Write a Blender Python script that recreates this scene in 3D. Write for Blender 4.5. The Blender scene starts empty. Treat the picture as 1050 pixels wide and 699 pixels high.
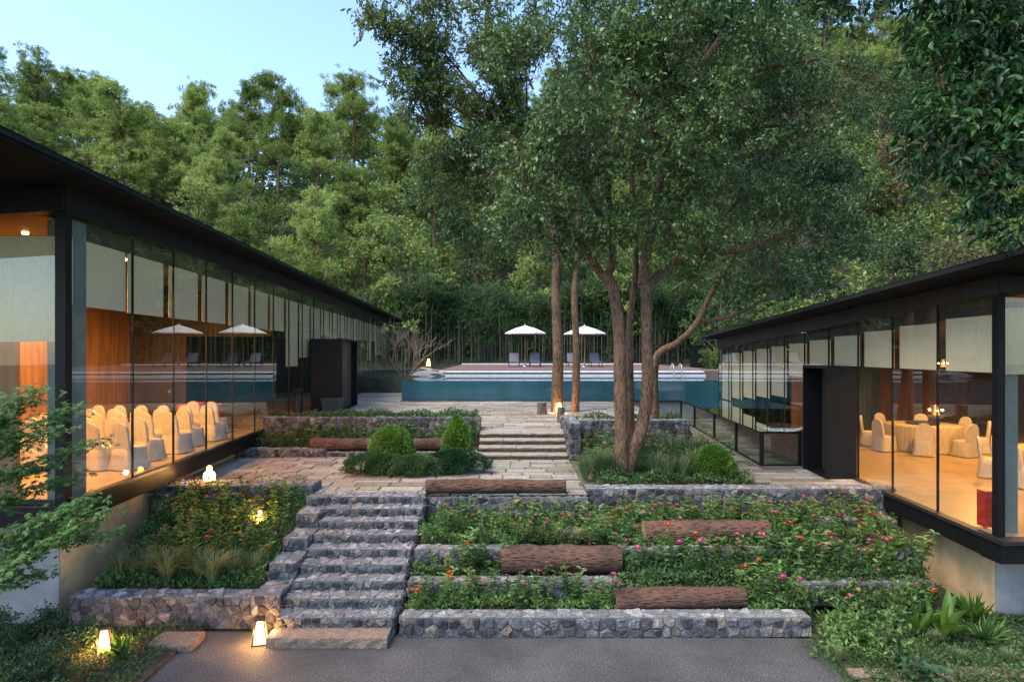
import bpy, math, random
import numpy as np
from mathutils import Vector, Matrix
R = math.radians
rnd = random.Random(7)
rng = np.random.default_rng(11)
S = bpy.context.scene
COL = S.collection

# ---------------------------------------------------------------- camera, sky, sun, exposure
F = 650.0                                   # focal length in photo pixels (photo is 1050 wide)
EYE = 4.4
cd = bpy.data.cameras.new('camera'); cam = bpy.data.objects.new('camera', cd); COL.objects.link(cam)
cam.location = (0, 0, EYE); cam.rotation_euler = (R(90), 0, 0)
cd.sensor_width = 36; cd.lens = F/1050*36; cd.shift_y = 11.5/1050
cd.clip_end = 2000; cd.clip_start = .05
S.camera = cam
SUN_EL, SUN_AZ = R(58), R(235)              # azimuth measured clockwise from +Y
w = bpy.data.worlds.new('World'); S.world = w; w.use_nodes = True
nt = w.node_tree; bg = nt.nodes['Background']
sky = nt.nodes.new('ShaderNodeTexSky'); sky.sky_type = 'NISHITA'; sky.sun_disc = False
sky.sun_elevation = SUN_EL; sky.sun_rotation = SUN_AZ
sky.air_density = 1.0; sky.dust_density = 1.2; sky.ozone_density = 3.6
nt.links.new(sky.outputs[0], bg.inputs[0]); bg.inputs[1].default_value = .15
sl = bpy.data.lights.new('sun', 'SUN'); sl.energy = 1.5; sl.angle = R(40); sl.color = (1, .91, .77)
so = bpy.data.objects.new('sun', sl); COL.objects.link(so)
sd = Vector((math.sin(SUN_AZ)*math.cos(SUN_EL), math.cos(SUN_AZ)*math.cos(SUN_EL), math.sin(SUN_EL)))
so.rotation_euler = sd.to_track_quat('Z', 'Y').to_euler()
S.view_settings.view_transform = 'Standard'; S.view_settings.look = 'None'
S.view_settings.exposure = 1.63; S.view_settings.gamma = 1
S.render.engine = 'CYCLES'
cy = S.cycles
cy.max_bounces = 7; cy.diffuse_bounces = 3; cy.glossy_bounces = 4; cy.transmission_bounces = 4
cy.transparent_max_bounces = 12; cy.caustics_reflective = False; cy.caustics_refractive = False
cy.use_denoising = True; cy.sample_clamp_indirect = 6

def P(px, py, D):
    """a photo pixel at depth D in metres"""
    return Vector(((px-525)/F*D, D, EYE + (361-py)/F*D))
def pxof(v): return 525 + F*v[0]/v[1]

# ---------------------------------------------------------------- materials
MATS = {}
def mat(name):
    m = bpy.data.materials.new(name); m.use_nodes = True; MATS[name] = m
    return m, m.node_tree.nodes, m.node_tree.links, m.node_tree.nodes['Principled BSDF']
def ramp(N, stops):
    r = N.new('ShaderNodeValToRGB'); e = r.color_ramp.elements
    while len(e) < len(stops): e.new(.5)
    for k, (p, c) in enumerate(stops):
        e[k].position = p; e[k].color = (*c, 1) if len(c) == 3 else c
    return r
def coords(N, kind='Object'):
    if kind == 'World': g = N.new('ShaderNodeNewGeometry'); return g.outputs['Position']
    t = N.new('ShaderNodeTexCoord'); return t.outputs[kind]
def noise(N, L, co, scale, detail=4, rough=.6):
    n = N.new('ShaderNodeTexNoise'); n.inputs['Scale'].default_value = scale
    n.inputs['Detail'].default_value = detail; n.inputs['Roughness'].default_value = rough
    if co is not None: L.new(co, n.inputs['Vector'])
    return n
def mix(N, L, a, b, f, mode='MIX'):
    m = N.new('ShaderNodeMix'); m.data_type = 'RGBA'; m.blend_type = mode
    for s, v in ((m.inputs[6], a), (m.inputs[7], b), (m.inputs[0], f)):
        if isinstance(v, (tuple, float, int)): s.default_value = (*v, 1) if isinstance(v, tuple) else v
        else: L.new(v, s)
    return m.outputs[2]
def bump(N, L, h, strength, dist, B):
    b = N.new('ShaderNodeBump'); b.inputs['Strength'].default_value = strength; b.inputs['Distance'].default_value = dist
    L.new(h, b.inputs['Height']); L.new(b.outputs[0], B.inputs['Normal']); return b
def simple(name, c, rough=.6, metal=0, nscale=6, var=.15, bmp=.15, world=True, spec=None, stretch=None):
    m, N, L, B = mat(name)
    co = coords(N, 'World' if world else 'Object')
    if stretch:
        mp = N.new('ShaderNodeMapping'); mp.inputs['Scale'].default_value = stretch; L.new(co, mp.inputs[0]); co = mp.outputs[0]
    n = noise(N, L, co, nscale, 6)
    lo = tuple(max(0, x*(1-var*1.6)) for x in c); hi = tuple(min(1, x*(1+var*1.3)) for x in c)
    r = ramp(N, [(.3, lo), (.7, hi)]); L.new(n.outputs[0], r.inputs[0]); L.new(r.outputs[0], B.inputs['Base Color'])
    B.inputs['Roughness'].default_value = rough; B.inputs['Metallic'].default_value = metal
    if spec is not None: B.inputs['Specular IOR Level'].default_value = spec
    if bmp: bump(N, L, n.outputs[0], bmp, .02, B)
    return m
def emit(name, c, s):
    m, N, L, B = mat(name); B.inputs['Base Color'].default_value = (*c, 1)
    B.inputs['Emission Color'].default_value = (*c, 1); B.inputs['Emission Strength'].default_value = s; return m
def leaf(name, cols, rough=.5, spec=.4, trans=.3, nscale=.6, objvar=.0):
    """cols: dark, mid, light leaf colours picked per leaf and drifting over the crown"""
    m, N, L, B = mat(name)
    g = N.new('ShaderNodeNewGeometry')
    n = noise(N, L, g.outputs['Position'], nscale, 2)
    a = N.new('ShaderNodeMath'); a.operation = 'MULTIPLY_ADD'
    L.new(g.outputs['Random Per Island'], a.inputs[0]); a.inputs[1].default_value = .6
    b = N.new('ShaderNodeMath'); b.operation = 'MULTIPLY_ADD'; L.new(n.outputs[0], b.inputs[0]); b.inputs[1].default_value = 1.5; b.inputs[2].default_value = -.55
    L.new(b.outputs[0], a.inputs[2])
    src = a.outputs[0]
    if objvar:
        oi = N.new('ShaderNodeObjectInfo'); c = N.new('ShaderNodeMath'); c.operation = 'MULTIPLY_ADD'
        L.new(oi.outputs['Random'], c.inputs[0]); c.inputs[1].default_value = objvar; 
        d = N.new('ShaderNodeMath'); d.operation = 'SUBTRACT'; L.new(src, d.inputs[0]); d.inputs[1].default_value = objvar/2
        L.new(d.outputs[0], c.inputs[2]); src = c.outputs[0]
    r = ramp(N, [(0, cols[0]), (.5, cols[1]), (1, cols[2])]); L.new(src, r.inputs[0])
    L.new(r.outputs[0], B.inputs['Base Color'])
    B.inputs['Roughness'].default_value = rough; B.inputs['Specular IOR Level'].default_value = spec
    t = N.new('ShaderNodeBsdfTranslucent'); L.new(r.outputs[0], t.inputs[0])
    ms = N.new('ShaderNodeMixShader'); ms.inputs[0].default_value = trans
    L.new(B.outputs[0], ms.inputs[1]); L.new(t.outputs[0], ms.inputs[2]); L.new(ms.outputs[0], N['Material Output'].inputs[0])
    return m
def bark(name, dark, light, scale=6):
    m, N, L, B = mat(name)
    co = coords(N, 'World'); mp = N.new('ShaderNodeMapping'); mp.inputs['Scale'].default_value = (1, 1, .22); L.new(co, mp.inputs[0])
    n = noise(N, L, mp.outputs[0], scale*5, 8, .75); v = N.new('ShaderNodeTexVoronoi'); v.inputs['Scale'].default_value = scale*4.5; L.new(mp.outputs[0], v.inputs[0])
    f = N.new('ShaderNodeMath'); f.operation = 'MULTIPLY'; L.new(n.outputs[0], f.inputs[0]); L.new(v.outputs['Distance'], f.inputs[1])
    r = ramp(N, [(.07, dark), (.17, tuple((a_+b_)/2 for a_, b_ in zip(dark, light))), (.30, light)]); L.new(f.outputs[0], r.inputs[0])
    g = noise(N, L, co, 2.2, 4); g2 = ramp(N, [(.3, (.6, .62, .62)), (.7, (1.3, 1.25, 1.2))]); L.new(g.outputs[0], g2.inputs[0]); L.new(mix(N, L, r.outputs[0], g2.outputs[0], 1.0, 'MULTIPLY'), B.inputs['Base Color'])
    B.inputs['Roughness'].default_value = .9; bump(N, L, f.outputs[0], .9, .05, B); return m
def barkX(name, dark, light):
    m = bark(name, dark, light, 7); 
    for n in m.node_tree.nodes:
        if n.bl_idname == 'ShaderNodeMapping': n.inputs['Scale'].default_value = (.22, 1, 1)
    return m
def stone_mat(name, stops, rough=.85, hi=1.75, lo=.4):
    m, N, L, B = mat(name)
    g = N.new('ShaderNodeNewGeometry'); n = noise(N, L, g.outputs['Position'], 9, 8, .7); n2 = noise(N, L, g.outputs['Position'], 38, 5, .7)
    r = ramp(N, stops); L.new(g.outputs['Random Per Island'], r.inputs[0])
    v = ramp(N, [(.3, (lo, lo, lo*1.04)), (.5, (.9, .9, .91)), (.68, (hi, hi*.98, hi*.96))]); L.new(n.outputs[0], v.inputs[0])
    c = mix(N, L, r.outputs[0], v.outputs[0], 1.0, 'MULTIPLY')
    v2 = ramp(N, [(.42, (.75, .75, .75)), (.62, (1.35, 1.35, 1.35))]); L.new(n2.outputs[0], v2.inputs[0])
    L.new(mix(N, L, c, v2.outputs[0], 1.0, 'MULTIPLY'), B.inputs['Base Color']); B.inputs['Roughness'].default_value = rough
    a = N.new('ShaderNodeMath'); a.operation = 'ADD'; L.new(n.outputs[0], a.inputs[0]); L.new(n2.outputs[0], a.inputs[1])
    bump(N, L, a.outputs[0], .8, .03, B); return m

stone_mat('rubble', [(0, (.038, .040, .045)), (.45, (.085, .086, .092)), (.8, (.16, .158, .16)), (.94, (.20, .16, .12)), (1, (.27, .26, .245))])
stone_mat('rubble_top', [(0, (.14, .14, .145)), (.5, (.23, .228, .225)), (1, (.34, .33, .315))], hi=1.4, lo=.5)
simple('mortar', (.14, .135, .13), .95, nscale=20, var=.3, bmp=.5)
stone_mat('flagstone', [(0, (.21, .165, .115)), (.35, (.31, .26, .19)), (.7, (.38, .335, .27)), (1, (.46, .43, .37))], hi=1.2, lo=.65)
stone_mat('sandstone', [(0, (.22, .16, .11)), (1, (.29, .21, .15))], hi=1.25, lo=.65)
stone_mat('riser_stone', [(0, (.07, .06, .035)), (1, (.15, .11, .07))], hi=1.5)  # riser stone, darker brown than the flagstone treads
simple('joint_moss', (.09, .10, .045), .95, nscale=5, var=.5, bmp=.5)
simple('soil', (.07, .045, .028), .95, nscale=9, var=.5, bmp=.8)
simple('forest_floor', (.035, .04, .018), .95, nscale=1.5, var=.5, bmp=.6)
# path: dark washed aggregate
m, N, L, B = mat('asphalt'); co = coords(N, 'World')
n1 = noise(N, L, co, 42, 4, .9); n2 = noise(N, L, co, .9, 5); v = N.new('ShaderNodeTexVoronoi'); v.inputs['Scale'].default_value = 55; L.new(co, v.inputs[0])
r = ramp(N, [(.36, (.018, .019, .021)), (.52, (.06, .06, .062)), (.70, (.26, .25, .24))]); L.new(n1.outputs[0], r.inputs[0])
r2 = ramp(N, [(.3, (.62, .62, .64)), (.7, (1.25, 1.23, 1.2))]); L.new(n2.outputs[0], r2.inputs[0])
L.new(mix(N, L, r.outputs[0], r2.outputs[0], 1.0, 'MULTIPLY'), B.inputs['Base Color']); B.inputs['Roughness'].default_value = .75
bump(N, L, v.outputs['Distance'], .6, .01, B)
simple('concrete', (.30, .29, .27), .85, nscale=2.5, var=.15, bmp=.2)
simple('ochre_render', (.68, .47, .24), .85, nscale=1.8, var=.22, bmp=.25)
simple('black_metal', (.007, .007, .008), .45, .0, nscale=3, var=.2, bmp=.04, spec=.25)
simple('fascia_metal', (.010, .010, .013), .5, 0, nscale=2, var=.25, bmp=.05, spec=.25)
simple('roof_edge', (.05, .052, .06), .32, .8, nscale=4, var=.2, bmp=.05)
simple('brown_metal', (.026, .022, .021), .5, .2, nscale=3, var=.2, bmp=.05)
simple('soffit', (.010, .011, .012), .8, nscale=2, var=.3, bmp=.1, spec=.1)
simple('blind', (.80, .64, .41), .9, nscale=60, var=.08, bmp=.2, stretch=(1, 1, .15))
simple('floor_warm', (.46, .34, .20), .3, nscale=2, var=.1, bmp=.03)
simple('wood_wall', (.34, .17, .06), .5, nscale=6, var=.3, bmp=.1, stretch=(1, 1, .1))
simple('brown_wall', (.13, .06, .03), .5, nscale=6, var=.3, bmp=.1, stretch=(1, 1, .1))
simple('dark_wall', (.05, .035, .028), .6, nscale=2, var=.3, bmp=.1)
simple('curtain', (.05, .09, .12), .8, nscale=8, var=.4, bmp=.4, stretch=(1, 1, .05))
simple('column', (.16, .19, .19), .5, nscale=3, var=.15, bmp=.05)
simple('chair_cloth', (.60, .56, .48), .85, nscale=25, var=.1, bmp=.4, stretch=(1, 1, .2))
simple('table_cloth', (.55, .47, .34), .85, nscale=14, var=.15, bmp=.5, stretch=(1, 1, .15))
simple('red_cloth', (.55, .04, .015), .8, nscale=14, var=.15, bmp=.4)
simple('red_paint', (.45, .02, .015), .4, nscale=5, var=.1, bmp=.05)
simple('umbrella_cloth', (.72, .68, .60), .85, nscale=20, var=.06, bmp=.1)
simple('pole_wood', (.42, .19, .06), .5, nscale=12, var=.25, bmp=.1, stretch=(1, 1, .1))
simple('lounger_mesh', (.12, .115, .14), .8, nscale=60, var=.2, bmp=.2)
simple('steel', (.45, .46, .47), .3, .9, nscale=5, var=.1, bmp=.02)
simple('coping', (.62, .63, .63), .5, nscale=5, var=.1, bmp=.1)
simple('pool_wall', (.035, .115, .145), .07, nscale=.8, var=.15, bmp=.02, stretch=(1, 1, .3))
simple('crate', (.035, .05, .06), .55, nscale=8, var=.2, bmp=.1)
simple('lamp_frame', (.03, .018, .012), .5, nscale=8, var=.2, bmp=.1)
# timber deck: boards running across
m, N, L, B = mat('deck_boards'); co = coords(N, 'World')
wv = N.new('ShaderNodeTexWave'); wv.wave_type = 'BANDS'; wv.bands_direction = 'X'; wv.inputs['Scale'].default_value = 2.2; wv.inputs['Distortion'].default_value = 0; L.new(co, wv.inputs[0])
n = noise(N, L, co, 4, 5); r = ramp(N, [(.0, (.05, .03, .022)), (.16, (.16, .10, .08)), (1, (.22, .15, .12))]); L.new(wv.outputs[1], r.inputs[0])
r2 = ramp(N, [(.3, (.7, .7, .7)), (.7, (1.2, 1.2, 1.2))]); L.new(n.outputs[0], r2.inputs[0])
L.new(mix(N, L, r.outputs[0], r2.outputs[0], 1.0, 'MULTIPLY'), B.inputs['Base Color']); B.inputs['Roughness'].default_value = .8; B.inputs['Specular IOR Level'].default_value = .2
# brick
m, N, L, B = mat('brick'); co = coords(N, 'Object')
sp = N.new('ShaderNodeSeparateXYZ'); L.new(co, sp.inputs[0]); cb = N.new('ShaderNodeCombineXYZ'); L.new(sp.outputs[1], cb.inputs[0]); L.new(sp.outputs[2], cb.inputs[1])
bt = N.new('ShaderNodeTexBrick'); bt.inputs['Scale'].default_value = 1; bt.inputs['Brick Width'].default_value = .24; bt.inputs['Row Height'].default_value = .07; bt.inputs['Mortar Size'].default_value = .008
bt.inputs['Color1'].default_value = (.26, .10, .055, 1); bt.inputs['Color2'].default_value = (.16, .065, .04, 1); bt.inputs['Mortar'].default_value = (.28, .24, .2, 1)
L.new(cb.outputs[0], bt.inputs[0]); L.new(bt.outputs[0], B.inputs['Base Color']); B.inputs['Roughness'].default_value = .85; bump(N, L, bt.outputs[1], -.5, .01, B)
# water
m, N, L, B = mat('water'); co = coords(N, 'World'); n = noise(N, L, co, 1.6, 3)
B.inputs['Base Color'].default_value = (.012, .07, .085, 1); B.inputs['Roughness'].default_value = .03; B.inputs['IOR'].default_value = 1.33
bump(N, L, n.outputs[0], .05, .05, B)
# thin window glass: a mirror by fresnel, clear otherwise
def glass(name, tint, ior=1.6, add=0.0):
    m, N, L, B = mat(name); N.remove(B)
    t = N.new('ShaderNodeBsdfTransparent'); t.inputs[0].default_value = (*tint, 1)
    g = N.new('ShaderNodeBsdfGlossy'); g.inputs['Roughness'].default_value = 0.0; g.inputs['Color'].default_value = (.93, 1, .97, 1)
    f = N.new('ShaderNodeFresnel'); gm = N.new('ShaderNodeNewGeometry'); io = N.new('ShaderNodeMath'); io.operation = 'MULTIPLY_ADD'
    L.new(gm.outputs['Backfacing'], io.inputs[0]); io.inputs[1].default_value = 1/ior-ior; io.inputs[2].default_value = ior; L.new(io.outputs[0], f.inputs[0])
    a = N.new('ShaderNodeMath'); a.operation = 'MULTIPLY_ADD'; a.use_clamp = True; L.new(f.outputs[0], a.inputs[0]); a.inputs[1].default_value = 1.35; a.inputs[2].default_value = add
    co = coords(N, 'World'); n = noise(N, L, co, .5, 1); b = N.new('ShaderNodeBump'); b.inputs['Strength'].default_value = .03; b.inputs['Distance'].default_value = .05
    L.new(n.outputs[0], b.inputs['Height']); L.new(b.outputs[0], g.inputs['Normal'])
    s = N.new('ShaderNodeMixShader'); L.new(a.outputs[0], s.inputs[0]); L.new(t.outputs[0], s.inputs[1]); L.new(g.outputs[0], s.inputs[2])
    L.new(s.outputs[0], N['Material Output'].inputs[0]); return m
glass('glass', (.90, .93, .89)); glass('lid_glass', (.42, .50, .48), 1.6, .12)
emit('lamp_glow', (1, .58, .19), 1.5); emit('lamp_small', (1, .55, .16), 2.4); emit('ceiling_glow', (1, .6, .25), 6)
# barks and leaves
bark('bark_big', (.028, .015, .009), (.19, .11, .062)); bark('bark_pine', (.07, .035, .022), (.25, .13, .085), 4); bark('bark_grey', (.04, .03, .022), (.17, .13, .10))
barkX('log_bark', (.018, .009, .006), (.135, .066, .042)); simple('log_cut', (.36, .22, .12), .8, nscale=20, var=.3, bmp=.2)
leaf('leaf_camphor', [(.034, .066, .022), (.082, .145, .043), (.19, .28, .08)], .36, .45, .25, .5)
leaf('leaf_yellowish', [(.05, .09, .02), (.12, .17, .03), (.30, .30, .05)], .45, .4, .4, .5)
leaf('leaf_olive', [(.055, .09, .028), (.11, .16, .045), (.22, .25, .08)], .45, .45, .3, .4)
leaf('leaf_pine', [(.12, .175, .045), (.25, .33, .085), (.42, .50, .15)], .7, .15, .3, .12, .5)
leaf('leaf_broad', [(.06, .10, .025), (.145, .21, .052), (.28, .35, .10)], .6, .2, .3, .15, .7)
leaf('leaf_scrub', [(.08, .08, .035), (.16, .15, .06), (.26, .21, .09)], .6, .2, .3, .2, .5)
leaf('leaf_dark', [(.03, .06, .02), (.07, .12, .036), (.15, .21, .065)], .5, .3, .25, .3, .3)
leaf('leaf_bamboo', [(.025, .06, .018), (.05, .11, .035), (.11, .18, .06)], .5, .25, .35, .3, .4)
leaf('leaf_near', [(.014, .04, .014), (.028, .08, .025), (.08, .19, .04)], .42, .35, .25, 1.2)
leaf('leaf_maple', [(.05, .12, .035), (.09, .19, .05), (.15, .28, .07)], .5, .4, .4, 2)
leaf('leaf_zinnia', [(.05, .11, .03), (.11, .205, .055), (.22, .34, .10)], .55, .35, .35, 1.5, .4)
leaf('leaf_cover', [(.03, .07, .022), (.065, .13, .04), (.13, .21, .065)], .55, .35, .3, 1.3)
leaf('leaf_box', [(.05, .12, .015), (.11, .23, .03), (.21, .36, .05)], .5, .4, .3, 2)
leaf('leaf_shrub', [(.015, .05, .022), (.03, .085, .035), (.06, .13, .045)], .45, .45, .25, 2)
leaf('leaf_grass', [(.08, .13, .05), (.16, .22, .09), (.28, .33, .16)], .55, .35, .35, 2, .4)
leaf('leaf_straw', [(.20, .16, .08), (.32, .27, .15), (.45, .40, .26)], .6, .3, .3, 2)
leaf('leaf_lime', [(.06, .14, .02), (.11, .22, .035), (.17, .30, .05)], .5, .4, .45, 2)
PET = {'red': (.60, .004, .008), 'magenta': (.58, .012, .26), 'orange': (.62, .045, .004), 'pink': (.65, .16, .28), 'yellow': (.70, .40, .02)}
for k, c in PET.items(): leaf('petal_'+k, [tuple(x*.75 for x in c), c, tuple(min(1, x*1.15+.01) for x in c)], .6, .3, .25, 8)
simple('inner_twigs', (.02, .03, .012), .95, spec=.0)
simple('culm', (.10, .10, .045), .6, nscale=3, var=.3)
simple('dry_wood', (.19, .15, .11), .85, nscale=8, var=.3)
simple('flower_eye', (.45, .25, .03), .8)

# ---------------------------------------------------------------- mesh helpers
def tag(o, label=None, cat=None, group=None, kind=None):
    for k, v in (('label', label), ('category', cat), ('group', group), ('kind', kind)):
        if v: o[k] = v
    return o
def link(name, me, parent=None, loc=None):
    o = bpy.data.objects.new(name, me); COL.objects.link(o)
    if parent is not None: o.parent = parent
    if loc is not None: o.location = loc
    return o
def empty(name, loc=(0, 0, 0), rz=0, **kw):
    o = bpy.data.objects.new(name, None); COL.objects.link(o); o.location = loc; o.rotation_euler = (0, 0, rz); o.empty_display_size = .1
    return tag(o, **kw)
def npmesh(name, V, Fq, mats, mi=None, smooth=False):
    me = bpy.data.meshes.new(name); V = np.asarray(V, np.float32); Fq = np.asarray(Fq, np.int32); n, k = Fq.shape
    me.vertices.add(len(V)); me.vertices.foreach_set('co', V.ravel())
    me.loops.add(n*k); me.loops.foreach_set('vertex_index', Fq.ravel())
    me.polygons.add(n); me.polygons.foreach_set('loop_start', np.arange(0, n*k, k, dtype=np.int32))
    for m_ in mats: me.materials.append(MATS[m_])
    if mi is not None: me.polygons.foreach_set('material_index', np.asarray(mi, np.int32))
    if smooth: me.polygons.foreach_set('use_smooth', np.ones(n, bool))
    me.update(calc_edges=True); return me
class MB:
    def __init__(s): s.v = []; s.f = []; s.m = []; s.sm = []
    def add(s, vs, fs, m=0, sm=False):
        b = len(s.v); s.v += [tuple(v) for v in vs]; s.f += [tuple(b+i for i in f) for f in fs]; s.m += [m]*len(fs); s.sm += [sm]*len(fs); return s
    def box(s, x0, x1, y0, y1, z0, z1, m=0):
        return s.hexa([(x0, y0, z0), (x1, y0, z0), (x1, y1, z0), (x0, y1, z0)], [(x0, y0, z1), (x1, y0, z1), (x1, y1, z1), (x0, y1, z1)], m)
    def hexa(s, lo, hi, m=0):
        return s.add(list(lo)+list(hi), [(3, 2, 1, 0), (4, 5, 6, 7), (0, 1, 5, 4), (1, 2, 6, 5), (2, 3, 7, 6), (3, 0, 4, 7)], m)
    def tube(s, pts, rad, n=8, m=0, cap=True, wob=0):
        pts = [Vector(p) for p in pts]; k = len(pts)
        if not hasattr(rad, '__len__'): rad = [rad]*k
        vs = []; ref = Vector((.3, 1, .1)).normalized()
        for i, p in enumerate(pts):
            t = (pts[min(i+1, k-1)]-pts[max(i-1, 0)]).normalized()
            a = t.cross(ref)
            if a.length < .2: a = t.cross(Vector((1, 0, 0)))
            a.normalize(); b = t.cross(a)
            for j in range(n):
                an = 2*math.pi*j/n; rr = rad[i]*(1+wob*math.sin(3*an+i*.7)+wob*rnd.uniform(-.5, .5)); vs.append(p+a*math.cos(an)*rr+b*math.sin(an)*rr)
        fs = [(i*n+j, i*n+(j+1) % n, (i+1)*n+(j+1) % n, (i+1)*n+j) for i in range(k-1) for j in range(n)]
        s.add(vs, fs, m, True)
        if cap: s.add(vs[:n], [tuple(range(n))[::-1]], m); s.add(vs[-n:], [tuple(range(n))], m)
        return s
    def lathe(s, prof, n=16, c=(0, 0, 0), m=0):
        vs = [(c[0]+r_*math.cos(2*math.pi*j/n), c[1]+r_*math.sin(2*math.pi*j/n), c[2]+z) for r_, z in prof for j in range(n)]
        return s.add(vs, [(i*n+j, i*n+(j+1) % n, (i+1)*n+(j+1) % n, (i+1)*n+j) for i in range(len(prof)-1) for j in range(n)], m, True)
    def mesh(s, name, mats):
        me = bpy.data.meshes.new(name); me.from_pydata(s.v, [], s.f)
        for m_ in mats: me.materials.append(MATS[m_])
        me.polygons.foreach_set('material_index', s.m); me.polygons.foreach_set('use_smooth', s.sm); me.update(); return me
    def obj(s, name, mats, parent=None, loc=None):
        return link(name, s.mesh(name, [mats] if isinstance(mats, str) else mats), parent, loc)
def copy_thing(src, loc, rz=0, sc=1.0, parts=True):
    o = src.copy(); COL.objects.link(o); o.location = loc; o.rotation_euler = (0, 0, rz); o.scale = (sc, sc, sc) if not hasattr(sc, '__len__') else sc
    if parts:
        for c in src.children:
            d = c.copy(); COL.objects.link(d); d.parent = o
    return o
def spline(pts, n=5):
    pts = [Vector(p) for p in pts]; out = []
    for i in range(len(pts)-1):
        p0 = pts[max(i-1, 0)]; p1 = pts[i]; p2 = pts[i+1]; p3 = pts[min(i+2, len(pts)-1)]
        for k in range(n):
            t = k/n; out.append(.5*((2*p1)+(p2-p0)*t+(2*p0-5*p1+4*p2-p3)*t*t+(3*p1-p0-3*p2+p3)*t**3))
    return out+[pts[-1]]
def unit(a): return a/np.maximum(np.linalg.norm(a, axis=-1, keepdims=True), 1e-9)
def rdir(n): return unit(rng.normal(size=(n, 3)))
def leaves(B0, D, Ln, W, up=.6, hexa=False, fold=.18):
    """leaf blades from base points B0 along D; returns verts, quads"""
    n = len(B0); D = unit(D); nn = rng.normal(size=(n, 3))*.7+np.array([0, 0, up*1.5]); nn = unit(nn-D*np.sum(nn*D, 1, keepdims=True)); sd_ = np.cross(D, nn)
    Ln = np.asarray(Ln).reshape(-1, 1)*np.ones((n, 1)); W = np.asarray(W).reshape(-1, 1)*np.ones((n, 1))
    if not hexa:
        V = np.stack([B0, B0+D*Ln*.45+sd_*W*.5+nn*W*fold, B0+D*Ln, B0+D*Ln*.45-sd_*W*.5+nn*W*fold], 1).reshape(-1, 3)
        return V, np.arange(n*4).reshape(-1, 4)
    t = B0+D*Ln-nn*Ln*.12
    V = np.stack([B0, B0+D*Ln*.28+sd_*W*.46+nn*W*fold, B0+D*Ln*.65+sd_*W*.36+nn*W*fold, t, B0+D*Ln*.65-sd_*W*.36+nn*W*fold, B0+D*Ln*.28-sd_*W*.46+nn*W*fold], 1).reshape(-1, 3)
    a = np.arange(n)[:, None]*6; return V, np.concatenate([a+[0, 1, 2, 3], a+[0, 3, 4, 5]], 0)
def foliage(clumps, dens, lps, Ln, Wd, sprig, shell=.45, up=.4, droop=0.0, hexa=False, spread=.9):
    """clumps: (x,y,z,rx,ry,rz); dens sprigs per m2 of clump surface"""
    VV = []; FF = []; b = 0
    for (x, y, z, rx, ry, rz) in clumps:
        ns = max(3, int(dens*4*math.pi*((rx*ry+ry*rz+rx*rz)/3)))
        u = rdir(ns); u[:, 2] = np.where(rng.random(ns) < .35, np.abs(u[:, 2]), u[:, 2])
        r_ = (shell+(1-shell)*rng.random(ns))[:, None]*rng.uniform(.85, 1.15, (ns, 1))
        c = np.array([x, y, z])+u*r_*np.array([rx, ry, rz]); sdir = unit(u+np.array([0, 0, up-droop])+rng.normal(size=(ns, 3))*.45)
        c = np.repeat(c, lps, 0); sdn = np.repeat(sdir, lps, 0); t = np.tile(np.linspace(0, 1, lps), ns)[:, None]
        b0 = c+sdn*t*sprig+rng.normal(size=c.shape)*sprig*.08
        d = sdn*.55+rdir(len(c))*spread+np.array([0, 0, -droop*.6])
        L_ = Ln*rng.uniform(.65, 1.25, len(c)); V, Fq = leaves(b0, d, L_, L_*Wd/Ln, up=.6, hexa=hexa)
        VV.append(V); FF.append(Fq+b); b += len(V)
    return np.concatenate(VV), np.concatenate(FF)

# ---------------------------------------------------------------- rubble masonry
def cells(w_, h_, size):
    nx = max(1, round(w_/size/1.25)); ny = max(1, round(h_/size)); pts = []
    for j in range(-1, ny+1):
        for i in range(-1, nx+1):
            pts.append(((i+.5+rnd.uniform(-.38, .38)+rnd.choice((0, .5)))*w_/nx, (j+.5+rnd.uniform(-.3, .3))*h_/ny))
    out = []
    for a, (px, py) in enumerate(pts):
        if not (-.02*w_ <= px <= w_*1.02 and -.05*h_ <= py <= h_*1.05): continue
        poly = [(0, 0), (w_, 0), (w_, h_), (0, h_)]
        for b, (qx, qy) in enumerate(pts):
            if a == b or abs(qx-px) > 3*w_/nx or abs(qy-py) > 3*h_/ny: continue
            mx, my, dx, dy = (px+qx)/2, (py+qy)/2, qx-px, qy-py; new = []
            for k in range(len(poly)):
                p, q = poly[k], poly[(k+1) % len(poly)]; sp_ = (p[0]-mx)*dx+(p[1]-my)*dy; sq = (q[0]-mx)*dx+(q[1]-my)*dy
                if sp_ <= 0: new.append(p)
                if sp_*sq < 0: t = sp_/(sp_-sq); new.append((p[0]+(q[0]-p[0])*t, p[1]+(q[1]-p[1])*t))
            poly = new
            if len(poly) < 3: break
        if len(poly) >= 3: out.append(poly)
    return out
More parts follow.
